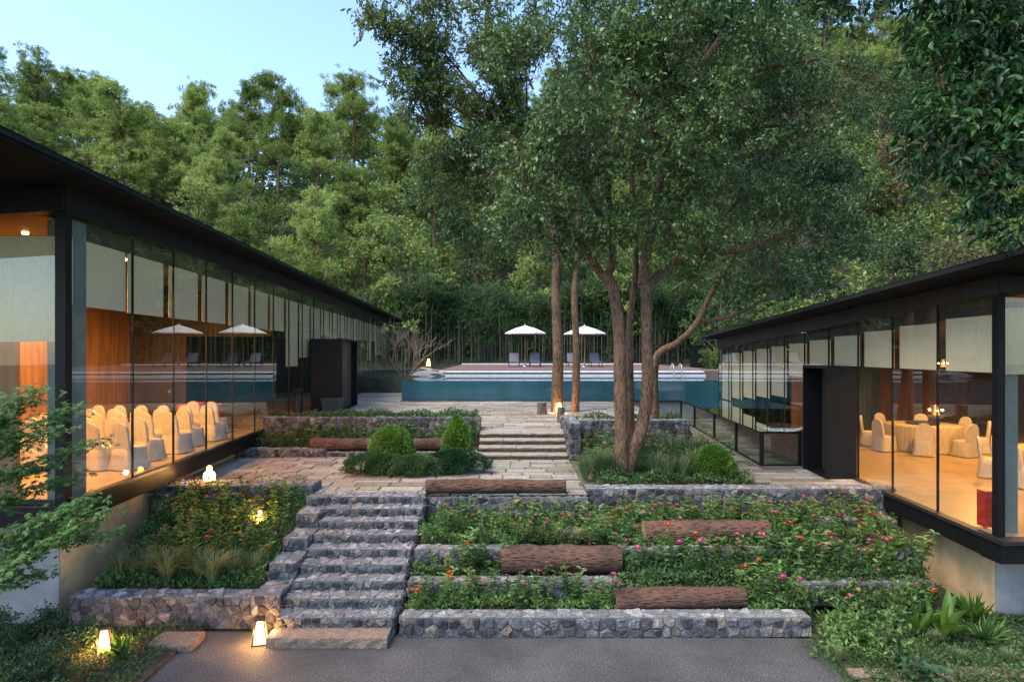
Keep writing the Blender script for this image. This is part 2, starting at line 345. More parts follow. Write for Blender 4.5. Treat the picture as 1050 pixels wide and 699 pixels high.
def rubble_face(mb, o, u, v, w_, h_, size, gap=.007, depth=.03, m=0):
    """stones on the rectangle o + s*u + t*v; outward is u x v"""
    o = Vector(o); u = Vector(u); v = Vector(v); n = u.cross(v)
    for poly in cells(w_, h_, size):
        cx = sum(p[0] for p in poly)/len(poly); cy_ = sum(p[1] for p in poly)/len(poly)
        R_ = max(.03, min(math.hypot(p[0]-cx, p[1]-cy_) for p in poly)); k1 = max(.5, 1-gap/R_); d = depth*rnd.uniform(.45, 1.25)
        # soften corners by subdividing
        pp = []
        for k in range(len(poly)):
            p, q = poly[k], poly[(k+1) % len(poly)]; pp += [(p[0]*.9+q[0]*.1, p[1]*.9+q[1]*.1), (p[0]*.12+q[0]*.88, p[1]*.12+q[1]*.88)]
        m_ = len(pp); tx, ty = rnd.uniform(-.2, .2), rnd.uniform(-.2, .2)
        def ring(k, dd, j): return [o+u*(cx+(a-cx)*k)+v*(cy_+(b-cy_)*k)+n*(dd+tx*(a-cx)*j+ty*(b-cy_)*j+rnd.uniform(-.004, .004)*j*2) for a, b in pp]
        vs = ring(k1, -.02, 0)+ring(k1*.97, d*.55, .5)+ring(k1*.78, d, 1)+[o+u*cx+v*cy_+n*d*rnd.uniform(.9, 1.2)]
        fs = [(r_*m_+a, r_*m_+(a+1) % m_, (r_+1)*m_+(a+1) % m_, (r_+1)*m_+a) for r_ in range(2) for a in range(m_)]+[(2*m_+a, 2*m_+(a+1) % m_, 3*m_) for a in range(m_)]
        mb.add(vs, fs, m)
def rubble_box(mb, x0, x1, y0, y1, z0, z1, size=.135, faces='ftlr', tops=None):
    mb.box(x0, x1, y0, y1, z0, z1, 1)
    if 'f' in faces: rubble_face(mb, (x0, y0, z0), (1, 0, 0), (0, 0, 1), x1-x0, z1-z0, size)
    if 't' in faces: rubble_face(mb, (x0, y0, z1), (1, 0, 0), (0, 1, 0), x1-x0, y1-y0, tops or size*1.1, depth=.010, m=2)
    if 'l' in faces: rubble_face(mb, (x0, y1, z0), (0, -1, 0), (0, 0, 1), y1-y0, z1-z0, size)
    if 'r' in faces: rubble_face(mb, (x1, y0, z0), (0, 1, 0), (0, 0, 1), y1-y0, z1-z0, size)
def rubble_wall(name, boxes, label, cat='stone wall', group=None, kind=None):
    mb = MB()
    for b in boxes: rubble_box(mb, *b[:6], **(b[6] if len(b) > 6 else {}))
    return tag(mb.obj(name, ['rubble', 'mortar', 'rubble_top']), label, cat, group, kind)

# ---------------------------------------------------------------- ground, terraces, path
def hill(x, y):
    foot = 58 - 14*np.clip((x-16)/25, 0, 1) - 10*np.clip((-x-30)/30, 0, 1)
    ridge = 93 - 6*np.clip((-x-20)/20, 0, 1) + 50*np.clip((x+4)/30, 0, 1)
    t = np.clip(y, foot, ridge)-foot
    z = 3.0+t*.74-np.maximum(0, y-ridge)*.05
    z += 1.6*np.sin(x*.11+y*.05)*np.clip(t/10, 0, 1)+.9*np.sin(x*.27-y*.13)*np.clip(t/10, 0, 1)
    base = np.where(y < 13.6, -.03, np.where(y < 29.95, 1.30, np.where(y < 36, 1.95, 2.9))) + 0*x; base = np.where((x > 6.37) & (x < 8.62) & (y > 16.07) & (y < 27.02), -.6, base)
    return np.where(y > foot, z, np.minimum(base+0*x, 3.0))
xs = np.sort(np.concatenate([np.linspace(-400, -110, 12), np.linspace(-100, 110, 85), np.linspace(120, 400, 12), [6.35, 6.4, 8.6, 8.65]]))
ys = np.concatenate([[-200, -60, -20], np.linspace(-5, 13.4, 6), [13.6, 14, 16.05, 16.1, 22, 27, 27.05, 29.93, 29.97, 35.9, 36.1, 40], np.linspace(43, 160, 50), [200, 300, 500]])
X, Y = np.meshgrid(xs, ys); Z = hill(X, Y)
nx, ny = len(xs), len(ys); a = (np.arange(ny-1)[:, None]*nx+np.arange(nx-1)[None]).reshape(-1, 1)
tag(link('terrain', npmesh('terrain', np.stack([X, Y, Z], -1).reshape(-1, 3), np.concatenate([a, a+1, a+nx+1, a+nx], 1), ['forest_floor'], smooth=True)), kind='structure')
# path (flush sheet above the ground), its edges run off to the lower corners
mb = MB(); mb.add([(-4.9, 6, 0), (5.2, 6, 0), (4.62, 9.76, 0), (-4.85, 10.0, 0), (-14, -6, 0), (14, -6, 0), (-4.95, 8.35, 0)], [(0, 1, 2, 3, 6)], 0)
mb.v[0] = (-4.1, 5.6, 0); mb.v[1] = (4.05, 5.6, 0); mb.add([(-4.1, 5.6, 0), (4.05, 5.6, 0), (4.0, -6, 0), (-4.1, -6, 0)], [(3, 2, 1, 0)])
tag(mb.obj('path', 'asphalt'), kind='structure')

def flags(name, x0, x1, y0, y1, z, rowh=(.28, .5), lw=(.4, 1.1), cut=None, label=None, cond=None):
    mb = MB(); y = y0; mb.add([(x0, y0, z-.018), (x1, y0, z-.018), (x1, y1, z-.018), (x0, y1, z-.018)], [(0, 1, 2, 3)], 1)
    while y < y1-.01:
        h = min(rnd.uniform(*rowh), y1-y)
        if y1-y-h < .12: h = y1-y
        x = x0-rnd.uniform(0, .4)
        while x < x1:
            l = rnd.uniform(*lw); xa, xb = max(x, x0), min(x+l, x1)
            if xb-xa > .06:
                subs = [(y, y+h)] if rnd.random() < .7 or h < .35 else [(y, y+h*.48), (y+h*.48, y+h)]
                for (ya, yb) in subs:
                    if cond and not cond((xa+xb)/2, (ya+yb)/2): continue
                    g = rnd.uniform(.008, .018); j = lambda: rnd.uniform(-.008, .008); dz = rnd.uniform(-.004, .006)
                    q = [(xa+g+j(), ya+g+j()), (xb-g+j(), ya+g+j()), (xb-g+j(), yb-g+j()), (xa+g+j(), yb-g+j())]
                    cx_, cy2 = sum(p[0] for p in q)/4, sum(p[1] for p in q)/4
                    top = [(cx_+(p[0]-cx_)*.97, cy2+(p[1]-cy2)*.97, z+dz) for p in q]
                    mb.hexa([(*p, z-.03) for p in q], top, 0)
            x += l
        y += h
    return tag(mb.obj(name, ['flagstone', 'joint_moss']), kind='structure')
LT, UT = 1.5, 2.1
def bed_hole(x, y): return not (1.55 < x < 5.6 and 13.5 < y < 18.3)
mb = MB(); mb.box(-9, 6.2, 13.35, 18.6, -.02, LT-.05); mb.box(6.2, 8.2, 13.35, 15.96, -.02, LT-.05); mb.box(5.3, 6.2, 18.6, 29.9, -.02, LT-.05); mb.box(-9, 5.3, 18.6, 29.9, 1.0, UT-.05); mb.box(-12, -5.25, 29.9, 57, 1.0, UT-.05); 
tag(mb.obj('ground', 'joint_moss'), kind='structure')
flags('paving', -8.6, 1.55, 12.98, 18.62, LT); flags('paving', 1.55, 8.2, 13.9, 28, LT-.002, cond=lambda x, y: not (1.6 < x < 5.4 and y < 18.3) and x < 8.0 and not (y > 18.6 and x < 5.3) and not (y > 15.9 and x > 6.22))
flags('paving', -8.9, 5.3, 18.65, 29.9, UT, rowh=(.25, .42), lw=(.5, 1.5)); flags('paving', -12.3, -5.25, 29.9, 56, UT, rowh=(.4, .6), lw=(.8, 1.8))

# stairs: nine rubble treads, one sandstone slab
r_, t_ = .15, .3675
steps = empty('stone_stairs', (-2.7, 9.8, 0), label='long flight of rough grey rubble steps climbing left of centre from path to terrace', cat='stairs')
for k in range(9):
    d0 = 12.74-k*t_; z1 = 1.5-r_*k; mb = MB()
    rubble_box(mb, -3.66+rnd.uniform(-.03, .03)-steps.location.x, -1.80+rnd.uniform(-.05, .05)-steps.location.x, d0-9.8, d0+t_+.12-9.8, max(0, z1-.45), z1, size=.11, faces='ftr', tops=.13)
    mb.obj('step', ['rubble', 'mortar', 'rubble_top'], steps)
def rough_slab(name, x0, x1, y0, y1, z0, z1, m_, parent=None, amp=.012, seg=.12):
    nx_ = max(2, int((x1-x0)/seg)); mb = MB(); rows = []
    prof = [(y0, z0), (y0-.008, z0+(z1-z0)*.6), (y0, z1-.012), (y0+.012, z1), (y1-.012, z1), (y1, z1-.012), (y1, z0)]
    vs = []
    for i in range(nx_+1):
        x = x0+(x1-x0)*i/nx_
        for (y, z) in prof: vs.append((x, y+rnd.uniform(-amp, amp), z+rnd.uniform(-amp, amp)*.4*(z > z0)))
    k = len(prof); fs = [(i*k+j, (i+1)*k+j, (i+1)*k+j+1, i*k+j+1) for i in range(nx_) for j in range(k-1)]
    fs += [tuple(range(k)), tuple(nx_*k+j for j in range(k))[::-1]]
    mb.add(vs, fs); return mb.obj(name, m_, parent)
tag(rough_slab('stone_slab', -3.66, -1.86, 9.42, 9.78, .004, .16, 'sandstone'), 'long brown sandstone slab lying at the foot of the rubble stairs', 'stone step')
tag(rough_slab('stone_slab', -5.35, -4.72, 9.3, 9.75, .004, .12, 'sandstone'), 'short sandstone slab at the left edge of the path, in front of the planter wall', 'stone step')
us = empty('terrace_stairs', (.29, 17.06, LT), label='short flight of pale sandstone steps up to the pool terrace', cat='stairs')
for k in range(4):
    x = -.92
    while x < 1.48:
        l = min(rnd.uniform(.6, 1.2), 1.5-x)
        if 1.5-x-l < .25: l = 1.5-x
        d0 = 17.06+.36*k
        rough_slab('step', x+.006-.29, x+l-.006-.29, d0-17.06, d0+.42-17.06+(.5 if k == 3 else 0), (.15*k+.09), .15*(k+1)-.002*(k == 3), 'flagstone', us, .008)
        x += l
for k in range(4): rough_slab('riser', -1.2, 1.2, .03+.36*k, .03+.36*k+.3, .15*k+.002, .15*k+.088, 'riser_stone', us, .012)
# masonry in front of the terrace and the bed walls
rubble_wall('retaining_wall', [(-1.72, 4.62, 9.8, 10.12, 0, .3)], 'long low grey rubble wall along the back of the dark path')
rubble_wall('bed_wall', [(-1.72, 1.78, 10.50, 10.78, .25, .6), (4.2, 7.0, 10.5, 10.78, .2, .58)], 'low rubble wall holding the second flower bed, behind the front wall')
rubble_wall('bed_wall', [(-1.72, -.15, 11.27, 11.55, .5, .9), (1.75, 7.3, 11.27, 11.55, .5, .88)], 'rubble wall holding the third flower bed, below the topmost bark log')
rubble_wall('bed_wall', [(5.9, 7.35, 12.1, 12.4, .8, 1.2)], 'short rubble wall end beside the ochre foundation at right, upper one')
rubble_wall('retaining_wall', [(1.55, 8.0, 13.2, 13.6, .9, 1.56)], 'grey rubble wall below the big tree, from the bed log to the right pavilion')
rubble_wall('terrace_edge_wall', [(-1.72, 1.55, 12.95, 13.2, .9, 1.44)], 'rubble edge of the terrace under the long bark log')
rubble_wall('planter_wall', [(-7.05, -4.12, 10.1, 10.45, 0, .5), (-4.12, -3.68, 10.02, 10.75, 0, .55), (-4.12, -3.68, 10.75, 11.4, 0, .82), (-4.12, -3.68, 11.4, 12.1, .3, 1.05), (-4.12, -3.7, 12.1, 12.7, .6, 1.32), (-4.12, -3.68, 12.7, 13.0, .8, 1.5),
             (-7.0, -5.2, 11.95, 12.2, .4, .95)], 'stepped rubble planter wall climbing along the left side of the stairs')
rubble_wall('planter_wall', [(-7.4, -4.1, 13.0, 13.65, .8, 1.66)], 'rubble wall at the terrace edge with a glowing lamp on it, under the left pavilion')
rubble_wall('terrace_wall', [(-7.3, -.94, 18.62, 18.95, 1.5, 2.48)], 'dark rubble wall behind the upper left flower bed, beside the pale steps')
rubble_wall('kerb_wall', [(-7.6, -5.2, 17.55, 17.85, 1.5, 1.72), (-5.2, -.96, 17.6, 17.85, 1.5, 1.62)], 'knee-high rubble kerb in front of the upper left bed and its log')
rubble_wall('terrace_wall', [(1.52, 1.85, 17.1, 19.5, 1.5, 2.48), (1.85, 5.2, 18.6, 18.95, 1.5, 2.4)], 'rubble wall right of the pale steps, behind the big tree')
# soil of the beds
mb = MB(); mb.box(-1.72, 4.7, 10.12, 10.5, 0, .26); mb.box(-1.72, 7, 10.78, 11.27, 0, .54); mb.hexa([(1.78, 10.47, .2), (4.2, 10.47, .2), (4.2, 10.779, .2), (1.78, 10.779, .2)], [(1.78, 10.47, .34), (4.2, 10.47, .34), (4.2, 10.779, .539), (1.78, 10.779, .539)]); mb.box(-1.72, 7.4, 11.55, 13.2, 0, .86)
mb.hexa([(-7.0, 10.45, 0), (-4.12, 10.45, 0), (-4.12, 13.0, 0), (-7.0, 13.0, 0)], [(-7.0, 10.45, .42), (-4.12, 10.45, .42), (-4.12, 13.0, 1.35), (-7.0, 13.0, 1.35)])
mb.hexa([(-7.6, 17.85, 1.4), (-.96, 17.85, 1.4), (-.96, 18.62, 1.4), (-7.6, 18.62, 1.4)], [(-7.6, 17.85, 1.6), (-.96, 17.85, 1.6), (-.96, 18.62, 1.95), (-7.6, 18.62, 1.95)])
mb.box(1.86, 5.35, 13.6, 18.6, 1.4, 1.53); mb.box(4.62, 9.5, 6.0, 10.5, -.02, .05); mb.box(-9.5, -4.9, 5.5, 10.1, -.02, .04); mb.box(-7.3, -.95, 18.95, 19.5, 2.0, 2.42); mb.box(1.85, 5.2, 18.95, 19.5, 2.0, 2.3)
tag(mb.obj('soil', 'soil'), kind='structure')
for i, (px, py, l) in enumerate(((905, 690, .9), (985, 688, .8), (945, 697, .9), (1035, 690, .7))):
    c = P(px, py, 4.34*F/(py-361)); tag(rough_slab('stepping_stone', c.x-l/2, c.x+l/2, c.y-.11, c.y+.11, .04, .085, 'sandstone'),
        ['narrow stone plank in the lawn nearest the path', 'stone plank in the lawn under the right pavilion, second from right', 'stone plank in the lawn cut by the bottom edge', 'stone plank in the lawn at the far right corner'][i], 'stepping stone', 'stone planks in the grass')

# bark logs
def log(pa, pb, r0, label):
    a, b = Vector(pa), Vector(pb); pts = [a.lerp(b, t/9)+Vector((0, rnd.uniform(-.012, .012), rnd.uniform(-.012, .012))) for t in range(10)]
    mb = MB(); mb.tube(pts, [r0*rnd.uniform(.94, 1.03)*(1.04-.012*k_i) for k_i in range(10)], 20, 0, cap=False, wob=.035)
    n_ = 20; first = mb.v[:n_]; last = mb.v[-n_:]
    o = mb.obj('log', ['log_bark']); tag(o, label, 'log', 'bark logs edging the beds')
    for ring, c in ((first, pts[0]), (last, pts[-1])): mb = MB(); mb.add(list(ring)+[c], [(j, (j+1) % n_, n_) for j in range(n_)]); mb.obj('cut_end', 'log_cut', o)
log(P(660, 546, 11.75), P(787, 544, 11.8), .21, 'reddish bark log among flowers, topmost of the three logs at right centre')
log(P(514, 573, 11.0), P(636, 572, 10.98), .235, 'thick bark log lying in the middle flower bed, right of the stairs')
log(P(631, 614, 10.3), P(763, 612, 10.3), .18, 'lowest bark log just behind the front rubble wall')
log(P(437, 498.5, 13.05), P(580, 498, 13.1), .15, 'long thin bark log along the edge of the paved terrace')
log(P(319, 455, 17.8), P(455, 455, 17.8), .165, 'dark log behind the topiary shrubs, in front of the upper left bed')

# ---------------------------------------------------------------- left pavilion
LX0, LK = -6.147, -.0676
def lx(D, off=0): return LX0+LK*D+off
lp = empty('glass_pavilion', (0, 0, 0), label='long dark glass pavilion on the left with lit orange rooms and white covered chairs', cat='building')
lp.location = (lx(9.7), 9.7, 0); LO = Vector(lp.location)
def slant(y0, y1, o0, o1, z0, z1, f=lx, O=LO, z0b=None, z1b=None):
    """box following the slanted facade between depths, offsets o0..o1 (m to the right)"""
    z0b = z0 if z0b is None else z0b; z1b = z1 if z1b is None else z1b
    c = [(f(y0, o0), y0), (f(y0, o1), y0), (f(y1, o1), y1), (f(y1, o0), y1)]
    lo = [Vector((*c[0], z0))-O, Vector((*c[1], z0))-O, Vector((*c[2], z0b))-O, Vector((*c[3], z0b))-O]
    hi = [Vector((*c[0], z1))-O, Vector((*c[1], z1))-O, Vector((*c[2], z1b))-O, Vector((*c[3], z1b))-O]
    return lo, hi
def sl_obj(name, m_, parent, *a, **k): mb = MB(); mb.hexa(*slant(*a, **k)); return mb.obj(name, m_, parent)
END = 53
FLL, GT = 2.1, 6.54
sl_obj('floor', 'floor_warm', lp, 9.75, END, -9.5, -.1, FLL-.25, FLL)
sl_obj('floor_beam', 'black_metal', lp, 9.55, END, -.35, .06, FLL-.34, FLL-.02)
mb = MB(); mb.box(-12, lx(9.6)+.06, 9.5, 9.9, FLL-.33, FLL-.025); o = mb.obj('floor_beam', 'black_metal', lp); o.location = -LO
mb = MB(); mb.hexa(*slant(9.5, 48, .0, .10, FLL-.021, FLL+.03)); mb.obj('sill', 'roof_edge', lp)
sl_obj('fascia', 'fascia_metal', lp, 9.6, END, -.25, .03, GT, 6.95)
mb = MB(); e = .065; mb.hexa([(-13, 9.56, GT-.40), (lx(9.6)+.02, 9.56, GT), (lx(9.6)+.02, 9.8, GT), (-13, 9.8, GT-.40)], [(-13, 9.56, 6.95-.41), (lx(9.6)+.02, 9.56, 6.95), (lx(9.6)+.02, 9.8, 6.95), (-13, 9.8, 6.95-.41)])
o = mb.obj('fascia', 'fascia_metal', lp); o.location = -LO
def roofL(y0, y1, z, th, o=.577):
    a = [(lx(y0, o), y0, z), (lx(y1, o), y1, z), (lx(y1, -9.7), y1, z-.062*10.2), (lx(y0, -9.7), y0, z-.062*10.2)]
    a = [Vector(p) for p in a]; a = [a[3], a[0], a[1], a[2]]; return [p-LO for p in a], [p+Vector((0, 0, th))-LO for p in a]
mb = MB(); mb.hexa(*roofL(4.6, END+.8, 6.955, .05, .55)); mb.obj('soffit', 'soffit', lp)
mb = MB(); mb.hexa(*roofL(4.5, END+1, 7.007, .06)); mb.obj('roof', 'roof_edge', lp)
mb = MB(); mb.hexa(*roofL(4.6, END+.9, 7.07, .05, .53)); mb.obj('roof', 'soffit', lp)
# foundation
mb = MB(); mb.hexa([Vector(p)-LO for p in ((-12, 10.4, -.1), (lx(10.4, -.55), 10.4, -.1), (lx(22, -.25), 22, -.1), (-12, 22, -.1))], [Vector(p)-LO for p in ((-12, 10.4, FLL-.3), (lx(10.4, -.55), 10.4, FLL-.3), (lx(22, -.25), 22, FLL-.3), (-12, 22, FLL-.3))])
mb.obj('foundation_wall', 'ochre_render', lp)
mb = MB(); mb.box(-12, lx(10.4, -.56), 10.37, 10.4, -.1, FLL-.34); o = mb.obj('foundation_wall', 'concrete', lp); o.location = -LO
# glazing
mull = [9.75, 11.6, 13.2, 14.85, 16.5, 18.2, 19.95]; 
while mull[-1] < END-1.5: mull.append(mull[-1]+1.72)
def pane(parent, y0, y1, z0, z1, f, O, off=0, z1b=None, name='glass_pane'):
    mb = MB(); z1b = z1 if z1b is None else z1b
    mb.add([Vector(p)-O for p in ((f(y0, off), y0, z0), (f(y1, off), y1, z0), (f(y1, off), y1, z1b), (f(y0, off), y0, z1))], [(0, 1, 2, 3)]); return mb.obj(name, 'glass', parent)
for i in range(len(mull)-1):
    y0, y1 = mull[i], mull[i+1]; pane(lp, y0+.01, y1-.01, FLL+.03, GT, lx, LO)
    sl_obj('mullion', 'black_metal', lp, y1-.012, y1+.012, -.035, .006, FLL+.03, GT)
    zb = [5.14, 5.12, 5.12, 5.12, 5.1, 5.1, 5.1][i] if i < 7 else rnd.choice([5.1, 4.2, 3.9])
    if y0 < 46: sl_obj('roller_blind', 'blind', lp, y0+.04, y1-(.20 if i else .03), -.135, -.125, zb, GT-.33)
sl_obj('added_dark_strip', 'dark_wall', lp, 9.8, 50, -.20, -.145, GT-.36, GT-.01)  # added dark strip: hides the glowing ceiling so pane tops read as dark reflection
sl_obj('corner_post', 'black_metal', lp, 9.62, 9.78, -.14, .02, FLL-.02, GT+.02)
# front face: three bays toward the camera
xc = lx(9.7)
mb = MB(); mb.add([Vector(p)-LO for p in ((-12.4, 9.7, FLL), (xc-.1, 9.7, FLL), (xc-.1, 9.7, GT), (-12.4, 9.7, GT-.38))], [(0, 1, 2, 3)]); mb.obj('glass_pane', 'glass', lp)
mb = MB(); mb.box(-8.6, xc-.16, 9.84, 9.85, 4.56, 6.2); mb.obj('roller_blind', 'blind', lp).location = -LO
mb = MB(); mb.box(-7.33, -6.95, 10.0, 10.35, FLL, GT-.05); mb.obj('column', 'column', lp).location = -LO
mb = MB(); mb.box(-12, xc+.02, 9.64, 9.72, FLL-.02, FLL+.06); mb.obj('sill', 'roof_edge', lp).location = -LO
# inside
sl_obj('back_wall', 'wood_wall', lp, 9.9, 15.5, -7.4, -7.3, FLL, GT-.4); sl_obj('back_wall', 'dark_wall', lp, 15.5, 20.5, -7.4, -7.3, FLL, GT-.4); sl_obj('back_wall', 'dark_wall', lp, 20.5, END, -6.2, -6.0, FLL, GT-.4)
mb = MB(); mb.box(-15.6, -10.5, 20.4, 20.5, FLL, GT-.4); mb.box(-10.5, -7.75, 20.4, 20.5, 4.9, GT-.3); mb.obj('partition', 'dark_wall', lp).location = -LO
sl_obj('ceiling', 'dark_wall', lp, 9.9, END, -7.2, -.25, GT-.02, GT+.04)
mb = MB(); mb.box(-12.4, -12.3, 9.7, 20.4, FLL, GT-.4); mb.obj('side_wall', 'wood_wall', lp).location = -LO
mb = MB(); mb.box(-9.9, -8.3, 10.6, 10.7, FLL, 6.1); mb.obj('folding_screen', 'wood_wall', lp).location = -LO
def interior_lamp(p, power, parent, O, rad=.04, col=(1, .46, .11)):
    mb = MB(); mb.lathe([(.001, .12), (.05, .12), (.05, .16), (.001, .16)], 12); o = mb.obj('downlight', 'ceiling_glow', parent); o.location = Vector(p)-O
    l = bpy.data.lights.new('downlight_light', 'SPOT'); l.energy = power*1.3; l.color = col; l.shadow_soft_size = rad; l.spot_size = R(168); l.spot_blend = .6
    q = bpy.data.objects.new('downlight_light', l); COL.objects.link(q); q.parent = parent; q.location = Vector(p)-O-Vector((0, 0, .18))
for (x, y, pw) in ((-8.6, 11.2, 260), (-10.6, 12.2, 260), (-8.8, 14.4, 170), (-11.2, 15.6, 170), (-9.2, 18.2, 50), (-10.2, 26, 25)):
    interior_lamp((x, y, 6.36), pw, lp, LO)
# entrance box
def portal(name, f, O_, y0, y1, off0, off1, z0, z1, side, parent):
    """box vestibule standing out of the facade, open toward the court"""
    mb = MB(); th = .06
    mb.hexa(*slant(y0, y0+th, off0, off1, z0, z1, f, O_)); mb.hexa(*slant(y1-th, y1, off0, off1, z0, z1, f, O_))
    mb.hexa(*slant(y0+.002, y1-.002, off0, off1, z1-.001, z1+th, f, O_)); mb.hexa(*slant(y0+th, y1-th, off0, off1, z0, z0+.02, f, O_))
    mb.obj(name, 'black_metal', parent)
portal('entrance_box', lx, LO, 24.5, 27.8, 0.02, 1.25, UT, 4.86, 1, lp)
sl_obj('entrance_door', 'dark_wall', lp, 24.6, 27.7, .95, 1.0, UT+.02, 4.84)

# ---------------------------------------------------------------- right pavilion
RX0, RK = 6.825, .0745
def rx(D, off=0): return RX0+RK*D+off
rp = empty('glass_pavilion', (rx(9.9), 9.9, 0), label='dark glass pavilion on the right with round banquet tables inside and an ochre base', cat='building'); RO = Vector(rp.location)
def fz(D): return 5.30-.044*(D-10)
def rz_(D): return 5.66-.036*(D-8.4)
E2 = 27.3
def so(name, m_, *a, **k): return sl_obj(name, m_, rp, *a, f=rx, O=RO, **k)
so('floor', 'floor_warm', 9.95, E2, .1, 12, LT-.25, LT)
so('floor_beam', 'black_metal', 9.72, 18.0, -.08, .4, LT-.33, LT-.03)
mb = MB(); mb.box(rx(9.7)-.08, 20, 9.68, 10.1, LT-.335, LT-.032); mb.obj('floor_beam', 'black_metal', rp).location = -RO
so('sill', 'brown_metal', 9.68, 18.0, -.12, 0, LT-.031, LT+.03)
mb = MB(); mb.box(rx(9.7)-.1, 20, 9.62, 9.88, LT-.033, LT+.028); mb.obj('sill', 'brown_metal', rp).location = -RO
so('fascia', 'brown_metal', 9.8, E2, -.03, .3, fz(9.8), rz_(9.8)-.02, z0b=fz(E2), z1b=rz_(E2)-.02)
mb = MB(); mb.hexa([Vector(p)-RO for p in ((rx(9.8)-.02, 9.76, fz(9.8)), (20, 9.76, 4.9), (20, 10, 4.9), (rx(9.8)-.02, 10, fz(9.8)))], [Vector(p)-RO for p in ((rx(9.8)-.02, 9.76, 5.6), (20, 9.76, 5.2), (20, 10, 5.2), (rx(9.8)-.02, 10, 5.6))])
mb.obj('fascia', 'brown_metal', rp)
def roofR(y0, y1, dz, th, o):
    a = [(rx(y0, o), y0, rz_(y0)+dz), (rx(y0, 13), y0, rz_(y0)+dz-.5), (rx(y1, 13), y1, rz_(y1)+dz-.5), (rx(y1, o), y1, rz_(y1)+dz)]
    return [Vector(p)-RO for p in a], [Vector(p)+Vector((0, 0, th))-RO for p in a]
mb = MB(); mb.hexa(*roofR(6.0, E2+.1, 0, .03, -.70)); mb.obj('soffit', 'soffit', rp)
mb = MB(); mb.hexa(*roofR(5.95, E2+.2, .032, .075, -.73)); mb.obj('roof', 'brown_metal', rp)
mb = MB(); mb.hexa(*roofR(6.0, E2+.1, .109, .03, -.68)); mb.obj('roof', 'soffit', rp)
mb = MB(); lo = [(rx(10.6, .42), 10.6, -.1), (20, 10.6, -.1), (20, 20, -.1), (rx(20, .3), 20, -.1)]
mb.hexa([Vector(p)-RO for p in lo], [Vector((p[0], p[1], LT-.3))-RO for p in lo]); mb.obj('foundation_wall', 'ochre_render', rp)
mb = MB(); mb.box(rx(10.6, .46), 20, 10.56, 10.598, -.1, LT-.34); mb.obj('foundation_wall', 'concrete', rp).location = -RO
mull2 = [9.95, 11.45, 13.0, 14.5]
while mull2[-1] < E2-1.4: mull2.append(mull2[-1]+1.58)
for i in range(len(mull2)-1):
    y0, y1 = mull2[i], mull2[i+1]; pane(rp, y0+.01, y1-.01, LT+.03, fz(y0), rx, RO, 0, fz(y1))
    so('mullion', 'black_metal', y1-.012, y1+.012, -.006, .035, LT+.03, fz(y1))
    zb = 4.07 if y0 < 16 else (3.7 if y0 < 19 else 2.45+.09*(27-y1))
    so('roller_blind', 'blind', y0+.18, y1-.04, .135, .145, zb, fz(y1)-.24)
so('added_dark_strip', 'dark_wall', 10.0, E2, .15, .20, fz(10)-.27, fz(10)-.01, z0b=fz(E2)-.27, z1b=fz(E2)-.01)  # added dark strip above the blinds, keeps the lit ceiling out of sight
so('corner_post', 'black_metal', 9.84, 9.97, -.02, .10, LT-.03, fz(9.9))
mb = MB(); mb.add([Vector(p)-RO for p in ((rx(9.9)+.1, 9.9, LT), (20, 9.9, LT), (20, 9.9, 4.9), (rx(9.9)+.1, 9.9, fz(9.9)))], [(0, 1, 2, 3)]); mb.obj('glass_pane', 'glass', rp)
mb = MB(); mb.box(rx(9.9)+.15, 10.5, 10.04, 10.05, 4.05, 5.1); mb.obj('roller_blind', 'blind', rp).location = -RO
mb = MB(); mb.box(7.93, 8.1, 10.15, 10.4, LT, 5.2); mb.obj('column', 'column', rp).location = -RO
mb = MB(); mb.box(rx(23)+1.6, 20.5, 23.0, 23.1, LT, 5.0); mb.box(20.4, 20.5, 10, 23, LT, 5.0); mb.obj('back_wall', 'brown_wall', rp).location = -RO
mb = MB(); mb.box(11.2, 13.2, 22.8, 22.95, LT, 5.0); mb.obj('curtain', 'curtain', rp).location = -RO
so('ceiling', 'dark_wall', 10.0, E2, .12, 12, 4.52, 4.56) if False else None
mb = MB(); mb.hexa(*slant(10.02, E2, .31, 12, fz(10)-.0, fz(10)+.05, rx, RO, fz(E2), fz(E2)+.05)); mb.obj('ceiling', 'dark_wall', rp)
for (x, y, pw) in ((9.6, 11.6, 110), (12.6, 12.6, 150), (10.6, 15.0, 130), (13.0, 17.5, 150), (11.0, 20.0, 80)):
    interior_lamp((x, y, fz(y)-.08), pw, rp, RO)
mb = MB(); mb.box(rx(E2)+.1, 20, E2-.25, E2-.15, LT, 4.5); mb.obj('end_wall', 'dark_wall', rp).location = -RO
portal('entrance_box', rx, RO, 14.5, 15.9, -.72, -.02, LT, 4.02, -1, rp)
so('entrance_door', 'dark_wall', 14.56, 15.84, -.25, -.2, LT+.02, 4.0)

# glazed light well in front of the right pavilion
lw_ = empty('light_well', (6.27, 16, LT), label='low glass walled light well with a glass lid over brick stairs, beside the right pavilion', cat='glass enclosure'); WO = Vector(lw_.location)
def wx(D, off=0): return 6.27+.077*(D-16)+off
def wobj(name, m_, *a, **k): return sl_obj(name, m_, lw_, *a, f=wx, O=WO, **k)
WE = 26.8; wobj('base_kerb', 'sandstone', 15.96, WE, -.05, .14, LT-.1, LT+.03); wobj('base_kerb', 'sandstone', 15.95, 16.1, .14, 1.05, LT-.1, LT+.03)
wobj('frame', 'black_metal', 16.0, WE, 0, .06, LT+.85, LT+.90); wobj('frame', 'black_metal', 16.0, 16.06, .06, 1.05, LT+.85, LT+.90); wobj('frame', 'black_metal', 16, WE, 0, .05, LT+.031, LT+.07); wobj('frame', 'black_metal', 16, 16.05, .05, 1.05, LT+.031, LT+.07)
